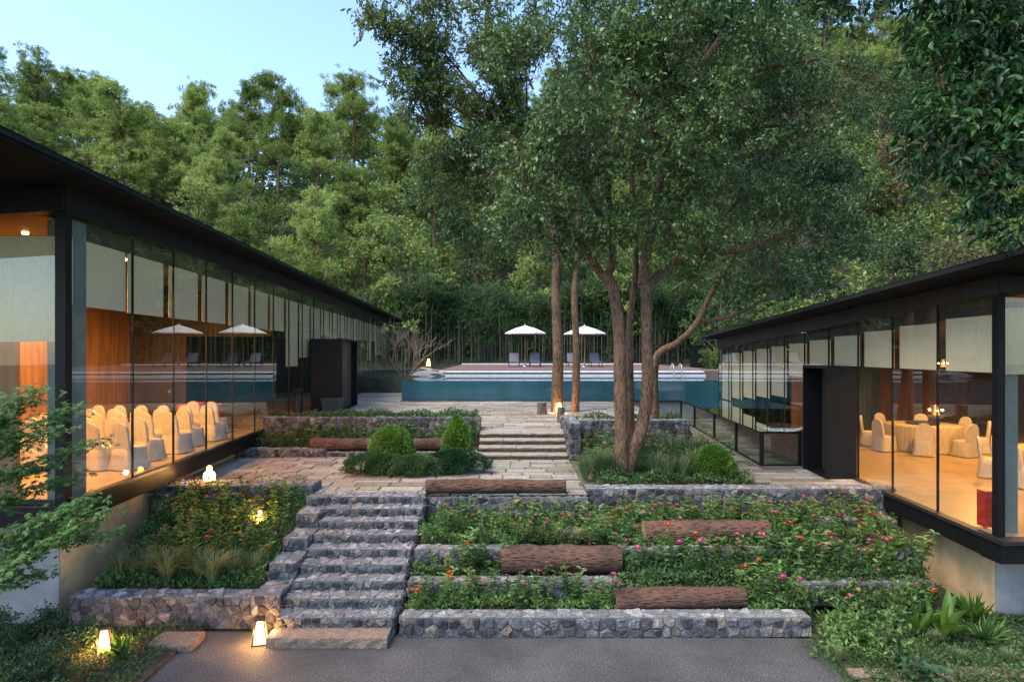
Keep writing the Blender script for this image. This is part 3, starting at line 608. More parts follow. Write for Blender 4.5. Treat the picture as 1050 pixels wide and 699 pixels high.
for y in (16.0, 18.3, 20.9, 24.0, 26.7): wobj('post', 'black_metal', y, y+.09, 0.001, .09, LT+.07, LT+.85)
wobj('post', 'black_metal', 16.001, 16.08, .97, 1.05, LT+.07, LT+.85)
def wpane(pts): mb = MB(); mb.add([Vector(p)-WO for p in pts], [tuple(range(len(pts)))]); return mb.obj('glass_pane', 'glass', lw_)
for y0, y1 in ((16.09, 18.3), (18.39, 20.9), (20.99, 24), (24.09, 26.7)): wpane([(wx(y0, .03), y0, LT+.07), (wx(y1, .03), y1, LT+.07), (wx(y1, .03), y1, LT+.85), (wx(y0, .03), y0, LT+.85)])
wpane([(wx(16, .09), 16.03, LT+.07), (wx(16, .97), 16.03, LT+.07), (wx(16, .97), 16.03, LT+.85), (wx(16, .09), 16.03, LT+.85)])
wpane([(wx(16, -.03), 15.97, LT+.905), (rx(16, -.02), 15.97, LT+.905), (rx(WE, -.02), WE, LT+.905), (wx(WE, -.03), WE, LT+.905)]).data.materials[0] = MATS['lid_glass']
mb = MB(); mb.box(rx(16)-.42, rx(16)-.15, 16.1, 20, -.2, LT+.8); o = mb.obj('brick_wall', 'brick', lw_); o.location = -WO
mb = MB(); mb.box(rx(20)-.75, rx(20)-.2, 20, WE-.5, -.2, LT+.8); o = mb.obj('brick_wall', 'brick', lw_); o.location = -WO
mb = MB(); mb.hexa([(wx(16, .16), 16.1, -.4), (rx(16)-.43, 16.1, -.4), (rx(26)-.8, 26, -.4), (wx(26, .16), 26, -.4)], [(wx(16, .16), 16.1, LT-.02), (rx(16)-.43, 16.1, LT-.02), (rx(26)-.8, 26, LT-1.2), (wx(26, .16), 26, LT-1.2)]); mb.obj('ramp', 'concrete', lw_).location = -WO

# ---------------------------------------------------------------- pool, deck, fence
PX0, PX1, PY0, PY1, WZ = -5.2, 12.5, 29.9, 36.0, 3.04
pl = empty('swimming_pool', (2, PY0, UT), label='raised swimming pool with a long teal front wall at the back of the terrace', cat='pool'); PO = Vector(pl.location)
def pbox(name, m_, *b): mb = MB(); mb.box(*b); o = mb.obj(name, m_, pl); o.location = -PO; return o
pbox('front_wall', 'pool_wall', PX0, PX1, PY0, PY0+.12, UT, WZ-.01); pbox('base_wall', 'concrete', 5.3, PX1, PY0+.01, PY0+.11, 1.0, UT-.002); pbox('side_wall', 'pool_wall', PX0, PX0+.12, PY0+.12, PY1, UT, WZ-.01)
pbox('drain_channel', 'black_metal', PX0-.05, PX1, PY0-.12, PY0-.002, UT, UT+.03)
pbox('coping', 'coping', -4.2, 11.0, PY1, PY1+.35, WZ-.3, WZ+.09); pbox('drain_channel', 'black_metal', -4.2, 11.0, PY1+.352, PY1+.9, WZ+.05, WZ+.19); pbox('coping', 'coping', -4.2, 11.0, PY1+.33, PY1+.9, WZ+.192, WZ+.275)
mb = MB(); mb.add([(PX0+.12, PY0+.12, WZ), (PX1, PY0+.12, WZ), (PX1, PY1+.1, WZ), (PX0+.12, PY1+.1, WZ)], [(0, 1, 2, 3)]); mb.add([(PX0, PY0, WZ-.005), (PX1, PY0, WZ-.005), (PX1, PY0+.13, WZ-.005), (PX0, PY0+.13, WZ-.005)], [(0, 1, 2, 3)])
tag(mb.obj('pool_water', 'water'), kind='structure')
DZ = 3.32
mb = MB(); mb.box(-4.4, 12.8, PY1+.902, 56.5, 2.6, DZ); tag(mb.obj('deck', 'deck_boards'), kind='structure')
mb = MB(); mb.box(-4.4, 12.8, 55.5, 55.7, DZ, DZ+.10); tag(mb.obj('deck_kerb', 'coping'), 'pale kerb line at the back of the timber deck', 'kerb')
fn = empty('fence', (4, 56, DZ), label='thin dark railing fence behind the pool deck, in front of the bamboo', cat='fence')
for k in range(13):
    x = -6.5+k*1.95; mb = MB(); mb.box(x-4-.04, x-4+.04, -.04, .04, 0, 1.75); mb.obj('post', 'black_metal', fn)
mb = MB(); mb.box(-10.5, 12.9, -.02, .02, 1.68, 1.74); mb.box(-10.5, 12.9, -.02, .02, .12, .17); mb.obj('rail', 'black_metal', fn)
mb = MB()
for k in range(175): x = -10.45+k*.1335; mb.box(x-.008, x+.008, -.008, .008, .17, 1.68)
o = mb.obj('railing_bars', 'black_metal', fn); o['kind'] = 'stuff'
mb = MB(); mb.box(-.7, .7, -.06, .06, 0, 1.85); tag(mb.obj('dark_panel', 'black_metal', loc=(15.6, 53, DZ-.2)), 'dark solid screen at the right end of the railing behind the pool', 'screen')
rh = empty('pool_ladder', (9.1, 36.0, WZ), label='pair of thin steel pool ladder rails at the far pool edge', cat='pool ladder')
for dx in (0, .45): mb = MB(); mb.tube(spline([(dx, -.35, -.2), (dx, -.3, .5), (dx, 0, .72), (dx, .35, .5), (dx, .42, .1)]), .03, 8); mb.obj('rail', 'steel', rh)

# parasols and loungers
def parasol():
    o = empty('parasol'); tag(o, cat='parasol', group='white parasols on the deck')
    mb = MB(); n_ = 8
    ap = (0, 0, 3.1); rim = [(1.63*math.cos(2*math.pi*(k+.5)/n_), 1.63*math.sin(2*math.pi*(k+.5)/n_), 2.52) for k in range(n_)]; mid = [(p[0]*.5, p[1]*.5, 2.86) for p in rim]
    mb.add([ap]+mid, [(0, 1+k, 1+(k+1) % n_) for k in range(n_)]); mb.add(mid+rim, [(k, n_+k, n_+(k+1) % n_, (k+1) % n_) for k in range(n_)])
    lowr = [(p[0]*1.003, p[1]*1.003, 2.44) for p in rim]; mb.add(rim+lowr, [(k, n_+k, n_+(k+1) % n_, (k+1) % n_) for k in range(n_)])
    mb.obj('canopy', 'umbrella_cloth', o)
    mb = MB(); mb.tube([(0, 0, .1), (0, 0, 3.05)], .028, 10); mb.obj('pole', 'pole_wood', o)
    mb = MB(); mb.lathe([(.001, 3.2), (.02, 3.19), (.04, 3.15), (.03, 3.08)], 8); mb.obj('finial', 'umbrella_cloth', o)
    mb = MB(); mb.lathe([(.32, 0), (.32, .05), (.28, .07), (.045, .08), (.045, .4), (.001, .4)], 16); mb.obj('base', 'steel', o)
    for k in range(n_):
        a_ = 2*math.pi*(k+.5)/n_; mb = MB(); mb.tube([(0, 0, 3.02), (.8*math.cos(a_), .8*math.sin(a_), 2.83), (1.6*math.cos(a_), 1.6*math.sin(a_), 2.5)], .01, 5); mb.obj('rib', 'pole_wood', o)
    return o
pr = parasol(); pr.location = (.99, 47.7, DZ); pr['label'] = 'open cream parasol over the left pair of grey sun loungers'
q = copy_thing(pr, (5.46, 47.7, DZ-.03)); q['label'] = 'open cream parasol right of the twin trunks, over the right pair of loungers'
def lounger():
    o = empty('sun_lounger'); tag(o, cat='sun lounger', group='grey sun loungers on the deck')
    mb = MB(); mb.hexa([(-.36, -1.0, .34), (.36, -1.0, .34), (.36, .3, .34), (-.36, .3, .34)], [(-.36, -1.0, .40), (.36, -1.0, .40), (.36, .3, .40), (-.36, .3, .40)]); mb.obj('seat', 'lounger_mesh', o)
    mb = MB(); mb.hexa([(-.36, .3, .36), (.36, .3, .36), (.36, .36, .33), (-.36, .36, .33)], [(-.34, .78, 1.02), (.34, .78, 1.02), (.34, .83, 1.0), (-.34, .83, 1.0)]); mb.obj('backrest', 'lounger_mesh', o)
    mb = MB(); mb.box(-.40, -.36, -1.0, .9, .3, .36); mb.box(.36, .40, -1.0, .9, .3, .36); mb.obj('frame', 'black_metal', o)
    for sx in (-.38, .38):
        for sy in (-.9, .75): mb = MB(); mb.box(sx-.025, sx+.025, sy-.025, sy+.025, 0, .3); mb.obj('leg', 'black_metal', o)
    return o
l0 = lounger()
for i, (x, la) in enumerate(((.15, 'grey sun lounger left of the left parasol pole'), (1.72, 'grey sun lounger right of the left parasol pole'), (4.5, 'grey sun lounger left of the right parasol, partly behind a trunk'), (6.2, 'grey sun lounger right of the right parasol pole'))):
    o = l0 if i == 0 else copy_thing(l0, (0, 0, 0)); o.location = (x, 47.2, DZ); o['label'] = la

# ---------------------------------------------------------------- lanterns
def glow(parent, p, e_, r_=.05): 
    l = bpy.data.lights.new('lantern_light', 'POINT'); l.energy = e_; l.color = (1, .5, .16); l.shadow_soft_size = r_
    q = bpy.data.objects.new('lantern_light', l); COL.objects.link(q); q.parent = parent; q.location = p
def lantern(loc, s, label, power, rz=.25, handle=False):
    power *= .55
    o = empty('lantern', loc, rz, label=label, cat='lantern'); a, b, h = .10*s, .055*s, .34*s
    c4 = lambda r_, z: [(-r_, -r_, z), (r_, -r_, z), (r_, r_, z), (-r_, r_, z)]
    mb = MB(); mb.hexa(c4(a*1.12, 0), c4(a*1.12, .02*s)); mb.obj('base', 'lamp_frame', o)
    mb = MB(); mb.hexa(c4(b*1.25, h), c4(b*1.1, h+.035*s)); mb.obj('cap', 'lamp_frame', o)
    mb = MB(); mb.hexa(c4(a*.9, .021*s), c4(b*.9, h-.001)); mb.obj('glowing_shade', 'lamp_glow', o)
    for (sx, sy) in ((-1, -1), (1, -1), (1, 1), (-1, 1)):
        mb = MB(); mb.tube([(sx*a*.98, sy*a*.98, .02*s), (sx*b*.98, sy*b*.98, h)], .012*s, 4); mb.obj('frame_bar', 'lamp_frame', o)
    if handle: mb = MB(); mb.tube([(-b, 0, h+.03*s)]+[(-b*math.cos(t), 0, h+.03*s+b*1.6*math.sin(t)) for t in (.5, 1, 1.57, 2.1, 2.6)]+[(b, 0, h+.03*s)], .006*s, 6); mb.obj('handle', 'lamp_frame', o)
    for d in ((0, -a*1.6, h*.5), (a*1.6, 0, h*.5), (0, a*1.6, h*.5), (-a*1.6, 0, h*.5)): glow(o, d, power/4, .04)
    return o
lantern(P(267, 659, 9.6), 1.05, 'tapered lantern glowing on the path, beside the sandstone slab at the stairs', 26, handle=True)
lantern(P(107, 668, 9.25), 1.0, 'tapered lantern glowing among the ground plants at lower left', 26, .5)
lantern((1.78, 24.0, UT), 1.2, 'lantern glowing at the foot of the thicker of the twin trunks', 26)
lantern((-4.95, 37.5, 3.55), 1.35, 'small bright lantern on the rocks at the left end of the pool', 30)
lantern((-4.85, 12.2, 1.1), .8, 'lamp hidden among the flowers left of the upper stairs', 22)
def gourd(loc, label, s=1.0):
    o = empty('table_lamp', loc, 0, label=label, cat='lamp'); mb = MB(); mb.lathe([(.11*s, .02), (.12*s, .12*s), (.10*s, .19*s), (.05*s, .23*s), (.055*s, .27*s), (.045*s, .32*s), (.001, .34*s)], 16); mb.obj('glowing_shade', 'lamp_small', o)
    mb = MB(); mb.lathe([(.001, .0), (.10*s, 0), (.10*s, .02), (.001, .021)], 16); mb.obj('base', 'lamp_frame', o); glow(o, (.2*s, -.2*s, .25*s), 4); glow(o, (-.3*s, 0.1, .2*s), 3); return o
gourd((-6.35, 13.3, 1.69), 'gourd shaped glowing lamp standing on the rubble wall under the left pavilion')

# ---------------------------------------------------------------- furniture inside
def chair():
    o = empty('banquet_chair'); tag(o, cat='chair')
    mb = MB(); zs = [.40, .6, .8, .9, .96, .99]; ws = [.23, .225, .21, .18, .12, .04]; vs = []
    for z, w_ in zip(zs, ws):
        y = .20+.10*(z-.4); vs += [(-w_, y-.03, z), (w_, y-.03, z), (w_, y+.03, z), (-w_, y+.03, z)]
    fs = [(i*4+j, i*4+(j+1) % 4, i*4+4+(j+1) % 4, i*4+4+j) for i in range(5) for j in range(4)]+[(20, 21, 22, 23), (3, 2, 1, 0)]
    mb.add(vs, fs); mb.obj('backrest', 'chair_cloth', o)
    mb = MB(); rows = [(.02, .285), (.15, .262), (.30, .245), (.455, .24), (.475, .22)]; vs = []; n_ = 32
    for z, w_ in rows:
        for k in range(n_):
            a_ = 2*math.pi*k/n_; q_ = 1/max(abs(math.cos(a_)), abs(math.sin(a_)))**.85; f_ = 1+(.05*math.cos(a_*16)*(.46-z)/.4 if z < .45 else 0)
            vs.append((w_*q_*math.cos(a_)*f_, w_*q_*math.sin(a_)*f_, z))
    fs = [(i*n_+j, i*n_+(j+1) % n_, (i+1)*n_+(j+1) % n_, (i+1)*n_+j) for i in range(4) for j in range(n_)]+[tuple(range(4*n_, 5*n_))]
    mb.add(vs, fs, 0, True); mb.obj('seat_cover', 'chair_cloth', o); return o
c0 = chair(); used = False
ORD = 'first second third fourth fifth sixth seventh eighth ninth tenth eleventh twelfth'.split()
def nth(k):
    """ordinal words"""
    if k < 12: return ORD[k]
    tens = {1: 'teen', 2: 'twenty', 3: 'thirty', 4: 'forty', 5: 'fifty', 6: 'sixty', 7: 'seventy', 8: 'eighty', 9: 'ninety'}; n = k+1
    if n < 20: return {13: 'thirteenth', 14: 'fourteenth', 15: 'fifteenth', 16: 'sixteenth', 17: 'seventeenth', 18: 'eighteenth', 19: 'nineteenth'}[n]
    if n > 99: return str(n)+'th'
    t, u_ = divmod(n, 10)
    return tens[t]+'-'+ORD[u_-1] if u_ else tens[t][:-1]+'ieth'
def place_chair(x, y, z, rz, label, group):
    global used
    o = copy_thing(c0, (0, 0, 0)) if used else c0; used = True
    o.location = (x, y, z); o.rotation_euler = (0, 0, rz); o.scale = (.92, .92, .94); tag(o, label, group=group); return o
for r in range(5):
    for c in range(6):
        y = 12.5+r*1.02; x = lx(y)-.55-c*.56-(r % 2)*.15
        place_chair(x, y, FLL, R(180-15)+rnd.uniform(-.06, .06), f'white covered chair in the left pavilion, {ORD[c]} from the glass in the {["nearest", "second nearest", "middle", "second farthest", "farthest"][r]} row', 'covered chairs in rows in the left pavilion')
for i, (x, y) in enumerate(((-8.35, 17.9), (-8.9, 18.0))): place_chair(x, y, FLL, R(170), ['white covered chair beside the red table, nearer the glass', 'white covered chair beside the red table, farther from the glass'][i], 'covered chairs in rows in the left pavilion')
def table(loc, r_, label, m_='table_cloth', h=.75):
    o = empty('banquet_table', loc, 0, label=label, cat='table'); mb = MB(); n_ = 48; vs = []
    for z, w_, f_ in ((h, r_, 0), (h-.03, r_+.01, 0), (h*.5, r_+.03, .02), (.02, r_+.07, .045)):
        for k in range(n_): a_ = 2*math.pi*k/n_; q_ = w_*(1+f_*math.cos(a_*16)); vs.append((q_*math.cos(a_), q_*math.sin(a_), z))
    mb.add(vs, [((i+1)*n_+j, (i+1)*n_+(j+1) % n_, i*n_+(j+1) % n_, i*n_+j) for i in range(3) for j in range(n_)]+[tuple(range(n_))], 0, True); mb.obj('tablecloth', m_, o)
    mb = MB(); mb.lathe([(.001, h+.06), (r_*.45, h+.06), (r_*.45, h+.04), (.001, h+.04)], 32); mb.obj('turntable', 'dark_wall' if m_ != 'red_cloth' else m_, o); return o
table((12.3, 19.0, LT), 1.0, 'round banquet table with white cloth near the brown back wall, right pavilion')
table((12.3, 14.0, LT), 1.0, 'round banquet table near the front corner of the right pavilion')
table((-9.3, 18.9, FLL), .6, 'table under a bright red cloth in the left pavilion', 'red_cloth')
for ti, (tx, ty) in enumerate(((12.3, 19.0), (12.3, 14.0))):
    for k in range(8):
        a_ = 2*math.pi*(k+.3)/8; place_chair(tx+1.38*math.cos(a_), ty+1.38*math.sin(a_), LT, a_-math.pi/2, f'white covered chair {ORD[k]} anticlockwise from the right at the {["farther", "nearer"][ti]} round table', 'covered chairs around the round tables')
mb = MB(); mb.box(7.77, 7.9, 10.4, 10.6, LT+.03, LT+.62); tag(mb.obj('fire_box', 'red_paint'), 'small red cabinet on the floor at the corner of the right pavilion', 'fire cabinet')
# crate, planter and stand by the left entrance
pb = empty('planter_box', P(341, 421, 23.8), 0, label='slate blue square planter in front of the left black entrance', cat='planter'); pb.location.z = UT
mb = MB(); c4 = lambda r_, z: [(-r_, -r_, z), (r_, -r_, z), (r_, r_, z), (-r_, r_, z)]; mb.hexa(c4(.27, 0), c4(.33, .52)); mb.obj('body', 'crate', pb); mb = MB(); mb.hexa(c4(.36, .521), c4(.36, .57)); mb.obj('rim', 'crate', pb)
ub = empty('closed_parasol', (-7.85, 23.2, UT), 0, label='slim closed stand with a flat cap beside the left entrance', cat='stand')
mb = MB(); mb.lathe([(.14, 0), (.11, .85), (.001, .86)], 12); mb.obj('body', 'crate', ub); mb = MB(); mb.lathe([(.2, .87), (.05, .98), (.001, 1.0)], 12); mb.obj('cap', 'brown_metal', ub)
# stump seat and wooden post by the twin trunks
mb = MB(); mb.tube([(0, 0, 0), (.01, 0, .2), (0, 0, .42)], [.2, .185, .19], 16, wob=.03); tag(mb.obj('stump_seat', 'bark_grey', loc=(1.12, 23.6, UT)), 'short round log stool left of the twin trunks', 'stool')
mb = MB(); mb.tube([(0, 0, 0), (0, 0, .35), (.01, 0, .5)], [.13, .12, .125], 14, wob=.03); tag(mb.obj('stump_seat', 'bark_grey', loc=(1.6, 20.7, UT)), 'small brown wooden post in front of the twin trunks', 'post')

# ---------------------------------------------------------------- rocks by the pool
def rock(loc, s, label, m_='rubble'):
    mb = MB(); import mathutils; vs = []; fs = []; n_, k_ = 12, 7
    for i in range(k_+1):
        for j in range(n_):
            th = math.pi*i/k_; ph = 2*math.pi*j/n_; q_ = 1+.22*mathutils.noise.noise(Vector((math.sin(th)*math.cos(ph), math.sin(th)*math.sin(ph), math.cos(th)))*1.6+Vector(loc))*2
            vs.append((s[0]*q_*math.sin(th)*math.cos(ph), s[1]*q_*math.sin(th)*math.sin(ph), s[2]*q_*math.cos(th)))
    fs = [(i*n_+j, (i+1)*n_+j, (i+1)*n_+(j+1) % n_, i*n_+(j+1) % n_) for i in range(k_) for j in range(n_)]
    mb.add(vs, fs); tag(mb.obj('rock', m_, loc=loc), label, 'rock', 'rocks around the pool')
rock((-4.7, 36.2, 3.0), (1.0, .8, .35), 'pale flat rock at the left end of the pool', 'rubble_top'); rock((-5.0, 37.6, 3.1), (.9, .8, .42), 'grey rock under the lantern at the left end of the pool')
rock((13.2, 37.8, 3.1), (1.1, 1, .7), 'brown rock between pool and right pavilion, left one', 'sandstone'); rock((14.6, 39, 3.2), (1.1, 1, .9), 'brown rock between pool and right pavilion, right one', 'sandstone')

# ---------------------------------------------------------------- trees
def tree_parts(name, V, Fq, leafm, mbt, barkm, loc, **kw):
    o = empty(name, loc, 0, **kw); mbt.obj('trunk', barkm, o); link('crown', npmesh('crown', V, Fq, [leafm]), o); return o
def limb(mb, pts, r0, r1, n=9, seg=5, wob=.05):
    q_ = spline(pts, seg); k = len(q_); mb.tube(q_, [r0+(r1-r0)*(i/(k-1))**.9 for i in range(k)], n, wob=wob)
# the big camphor
big = empty('camphor_tree', (2.75, 14.7, LT), label='huge dark evergreen with several leaning trunks, right of centre in front of the pool', cat='tree'); BO = Vector(big.location)
tr = [([(638, 492, 14.5), (637, 440, 14.5), (636, 380, 14.5), (634, 330, 14.5), (628, 295, 14.5), (619, 280, 14.5)], .17, .115),
      ([(619, 285, 14.5), (604, 262, 14.4), (585, 235, 14.2), (560, 205, 14)], .11, .045),
      ([(621, 288, 14.5), (628, 262, 14.5), (624, 200, 14.4), (615, 130, 14.2), (600, 40, 14)], .11, .04),
      ([(640, 493, 14.6), (650, 462, 14.55), (660, 430, 14.5), (664, 390, 14.5), (663, 340, 14.6), (662, 290, 14.8)], .165, .115),
      ([(659, 292, 14.8), (668, 230, 14.9), (684, 160, 15), (712, 80, 15), (760, 10, 15), (800, -60, 15)], .13, .06),
      ([(676, 190, 15), (720, 150, 15.4), (780, 130, 15.8), (830, 130, 16)], .10, .04),
      ([(660, 300, 14.8), (690, 270, 15), (730, 262, 15.2), (780, 250, 15.4), (840, 225, 15.6)], .11, .04),
      ([(648, 470, 14.9), (646, 400, 15), (646, 330, 15.1), (652, 270, 15.1), (648, 190, 15.1), (640, 100, 15.3)], .10, .05),
      ([(634, 250, 14.5), (590, 180, 14), (550, 120, 13.6)], .08, .03), ([(684, 160, 15), (650, 90, 14.2), (640, 20, 13.6)], .1, .04),
      ([(712, 80, 15), (780, 70, 14), (840, 60, 13.5)], .09, .03)]
mb = MB()
for pts, r0, r1 in tr: limb(mb, [P(*p)-BO for p in pts], r0, r1, 12, 6)
cl = [(615, 236, 13.6, .6), (655, 228, 13.5, .65), (690, 262, 13.8, .5), (720, 245, 13.9, .65), (590, 215, 13.5, .7), (575, 250, 13.9, .5), (540, 60, 14, 1.2), (600, 40, 13.6, 1.5), (560, 110, 13.4, 1.2), (530, 165, 13.6, 1.0), (515, 215, 13.8, .8), (555, 205, 14, .9), (600, 120, 13.2, 1.3), (650, 70, 13.6, 1.5), (700, 40, 14, 1.7),
      (760, 60, 13.8, 1.7), (820, 60, 14.2, 1.5), (845, 120, 14.8, 1.2), (790, 140, 14.4, 1.5), (730, 130, 13.6, 1.4), (660, 160, 13.4, 1.2), (610, 190, 13.6, 1.0), (640, 235, 13.8, .85), (690, 235, 13.8, .9), (700, 190, 13.9, 1.1),
      (750, 200, 14.6, 1.2), (800, 215, 15, 1.3), (840, 190, 15.2, 1.2), (850, 245, 16.0, 1.1), (800, 270, 16.0, .95), (590, 240, 14.2, .7), (580, 0, 14.5, 1.4), (640, -30, 14.5, 1.7), (720, -50, 15, 2.0), (800, -30, 15, 1.9), (860, -10, 15, 1.4),
      (670, -120, 15, 2.2), (760, -140, 15, 2.3), (600, -90, 15, 1.8), (850, -90, 15.5, 1.8), (640, 10, 16.5, 1.8), (740, 20, 17, 2.0), (820, 90, 17, 1.7), (600, 90, 16.5, 1.4), (690, 130, 16.8, 1.6), (760, 180, 17, 1.5)]
cl2 = []
for (x, y, D, r_) in cl:
    c = P(x, y, D)-BO
    for k in range(4):
        u = Vector((rnd.gauss(0, 1), rnd.gauss(0, 1), rnd.gauss(0, .8))).normalized()*r_*.55; s_ = r_*rnd.uniform(.42, .62); cl2.append((c.x+u.x, c.y+u.y, c.z+u.z, s_*.9, s_*.9, s_*.7))
        if k < 1: limb(mb, [c*.94+Vector((0, 0, -.1)), c+u*.5, c+u], .03, .012, 5, 3)
mb.obj('trunk', 'bark_big', big)
V, Fq = foliage(cl2, 13, 13, .11, .048, .30, shell=.2, up=.1, droop=.5); link('crown', npmesh('crown', V, Fq, ['leaf_camphor']), big)
yc = [P(x, y, 14.9+rnd.uniform(-.3, .6))-BO for (x, y) in ((690, 262), (705, 250), (655, 205), (715, 275), (700, 285), (680, 245), (724, 262), (640, 222), (735, 245))]
V, Fq = foliage([(c.x, c.y, c.z, .3, .3, .25) for c in yc], 26, 9, .11, .055, .25, shell=.1); link('young_leaves', npmesh('young_leaves', V, Fq, ['leaf_yellowish']), big)

# leaning dark tree behind it
ln = empty('evergreen_tree', (4.6, 20.2, UT), label='dark evergreen with a yellowish leaning trunk behind the big tree, left of the right roof', cat='tree'); O_ = Vector(ln.location); mb = MB()
limb(mb, [(0, 0, -.2), P(672, 370, 20)-O_, P(694, 352, 20)-O_, P(714, 332, 20)-O_, P(732, 296, 20)-O_, P(760, 250, 20.4)-O_], .14, .07, 10, 6)
limb(mb, [P(714, 332, 20)-O_, P(760, 320, 20.4)-O_, P(810, 290, 20.8)-O_, P(860, 270, 21)-O_], .07, .03); limb(mb, [P(760, 250, 20.4)-O_, P(820, 210, 21)-O_, P(870, 200, 21)-O_], .07, .03); mb.obj('trunk', 'bark_big', ln)
cl = []
for (x, y, D, r_) in ((742, 285, 19.4, .7), (770, 262, 19.5, .9), (725, 270, 19.5, .5), (800, 285, 19.6, .7), (760, 240, 20.5, 1.4), (800, 225, 21, 1.5), (850, 215, 21.5, 1.5), (880, 250, 21.5, 1.3), (830, 265, 21, 1.3), (785, 290, 20.5, .9), (860, 290, 21.5, 1.0), (740, 290, 20.8, .7), (750, 190, 21.5, 1.5), (810, 170, 22, 1.6), (870, 170, 22, 1.4)):
    c = P(x, y, D)-O_
    for k in range(3): u = Vector((rnd.gauss(0, 1), rnd.gauss(0, 1), rnd.gauss(0, .8))).normalized()*r_*.5; s_ = r_*rnd.uniform(.45, .65); cl.append((c.x+u.x, c.y+u.y, c.z+u.z, s_, s_, s_*.75))
V, Fq = foliage(cl, 8, 11, .16, .065, .4, shell=.3, up=.1, droop=.3); link('crown', npmesh('crown', V, Fq, ['leaf_camphor']), ln)

# the twin trunks at the edge of the pool terrace
for i, (px, w0, clp, lab) in enumerate(((571, .245, [(400, 38, 23, 1.2), (430, 25, 23.5, 1.3), (415, 80, 23, 1.1), (455, 60, 23, 1.4), (490, 45, 23.5, 1.5), (470, 110, 23.5, 1.1), (440, 120, 24, 1.0), (520, 20, 24, 1.6), (500, 95, 23.5, 1.2), (540, 70, 24, 1.6), (455, 165, 24, 1.0), (480, 190, 23.8, 1.0)],
        'thicker left one of the twin trunks before the pool, with olive crown reaching left'),
       (590, .165, [(445, 190, 25, .9), (460, 220, 25, 1.0), (500, 150, 24.6, 1.3), (540, 130, 25, 1.4), (480, 240, 25.2, 1.0), (530, 230, 25, 1.1), (560, 255, 25, .8), (600, 240, 25.2, .9), (570, 180, 25, 1.4), (585, 130, 25, 1.4), (590, 265, 25, .6)], 'thinner right one of the twin trunks before the pool'))):
    D = 24.5; b = Vector(((px-525)/F*D, D, UT)); o = empty('tree', b, 0, label=lab, cat='tree', group='twin trunked trees before the pool'); mb = MB()
    k = 0 if i == 0 else 1
    pts = [b+Vector((0, 0, -.1)), P(px+1, 360, D), P(px-1, 300, D), P(px-(2, -3)[k], 250, D), P(px-(14, -1)[k], 190, D), P(px-(30, 5)[k], 130, D-.3), P(px-(60, 20)[k], 60, D-.5)]
    limb(mb, [p-b for p in pts], w0, .06, 12, 6)
    hub = P(px-(30, 5)[k], 130, D)-b
    for (x, y, DD, r_) in clp:
        e_ = P(x, y, DD)-b; limb(mb, [hub*.8+Vector((0, 0, .6)), (hub+e_)/2+Vector((0, 0, -.5)), e_], .07, .02, 6, 4)
    mb.obj('trunk', 'bark_big', o); cl = []
    for (x, y, DD, r_) in clp:
        c = P(x, y, DD)-b
        for j in range(4): u = Vector((rnd.gauss(0, 1), rnd.gauss(0, 1), rnd.gauss(0, .7))).normalized()*r_*.7; s_ = r_*rnd.uniform(.42, .65); cl.append((c.x+u.x, c.y+u.y, c.z+u.z, s_, s_, s_*.65))
    V, Fq = foliage(cl, 13, 11, .19, .07, .4, shell=.2, up=.15, droop=.35); link('crown', npmesh('crown', V, Fq, ['leaf_olive' if i == 0 else 'leaf_camphor']), o)

# the near branch at upper right
nb = empty('broadleaf_tree', (10.5, 5.2, 0), label='near tree hanging large dark glossy leaves into the upper right corner', cat='tree'); O_ = Vector(nb.location); mb = MB()
limb(mb, [(0, 0, 0), (-.1, .1, 3), (-.3, .6, 6), (-.9, 1.6, 8.5), (-1.8, 2.8, 10)], .22, .08, 12)
cl = []
for (x, y, D, r_) in ((1040, 30, 8.2, .7), (1000, 10, 8.6, .7), (960, 0, 8.6, .55), (1010, 80, 8.3, .6), (1040, 120, 8.2, .55), (965, 50, 8.6, .45), (980, 110, 8.5, .5), (945, 130, 8.5, .35), (1000, 160, 8.4, .5), (1045, 185, 8.3, .5), (960, 165, 8.5, .3), (1010, 210, 8.4, .32), (930, 150, 8.5, .2), (1050, -50, 8.5, .9), (960, -60, 9, .8), (880, -10, 9, .35), (840, -15, 9, .3), (1090, 100, 8, .8), (790, -20, 9.4, .35), (740, -10, 9.6, .3), (1045, 235, 8.6, .25)):
    c = P(x, y, D)-O_; s_ = r_; cl.append((c.x, c.y, c.z, s_, s_, s_*.75)); h = Vector((-1.3, 2.6, 8.6)); limb(mb, [h, (h+c)/2+Vector((0, 0, .35)), c], .035, .012, 6, 5)
mb.obj('trunk', 'bark_grey', nb)
V, Fq = foliage(cl, 16, 9, .145, .062, .3, shell=.15, up=0, droop=.6, hexa=True, spread=.8); link('crown', npmesh('crown', V, Fq, ['leaf_near']), nb)

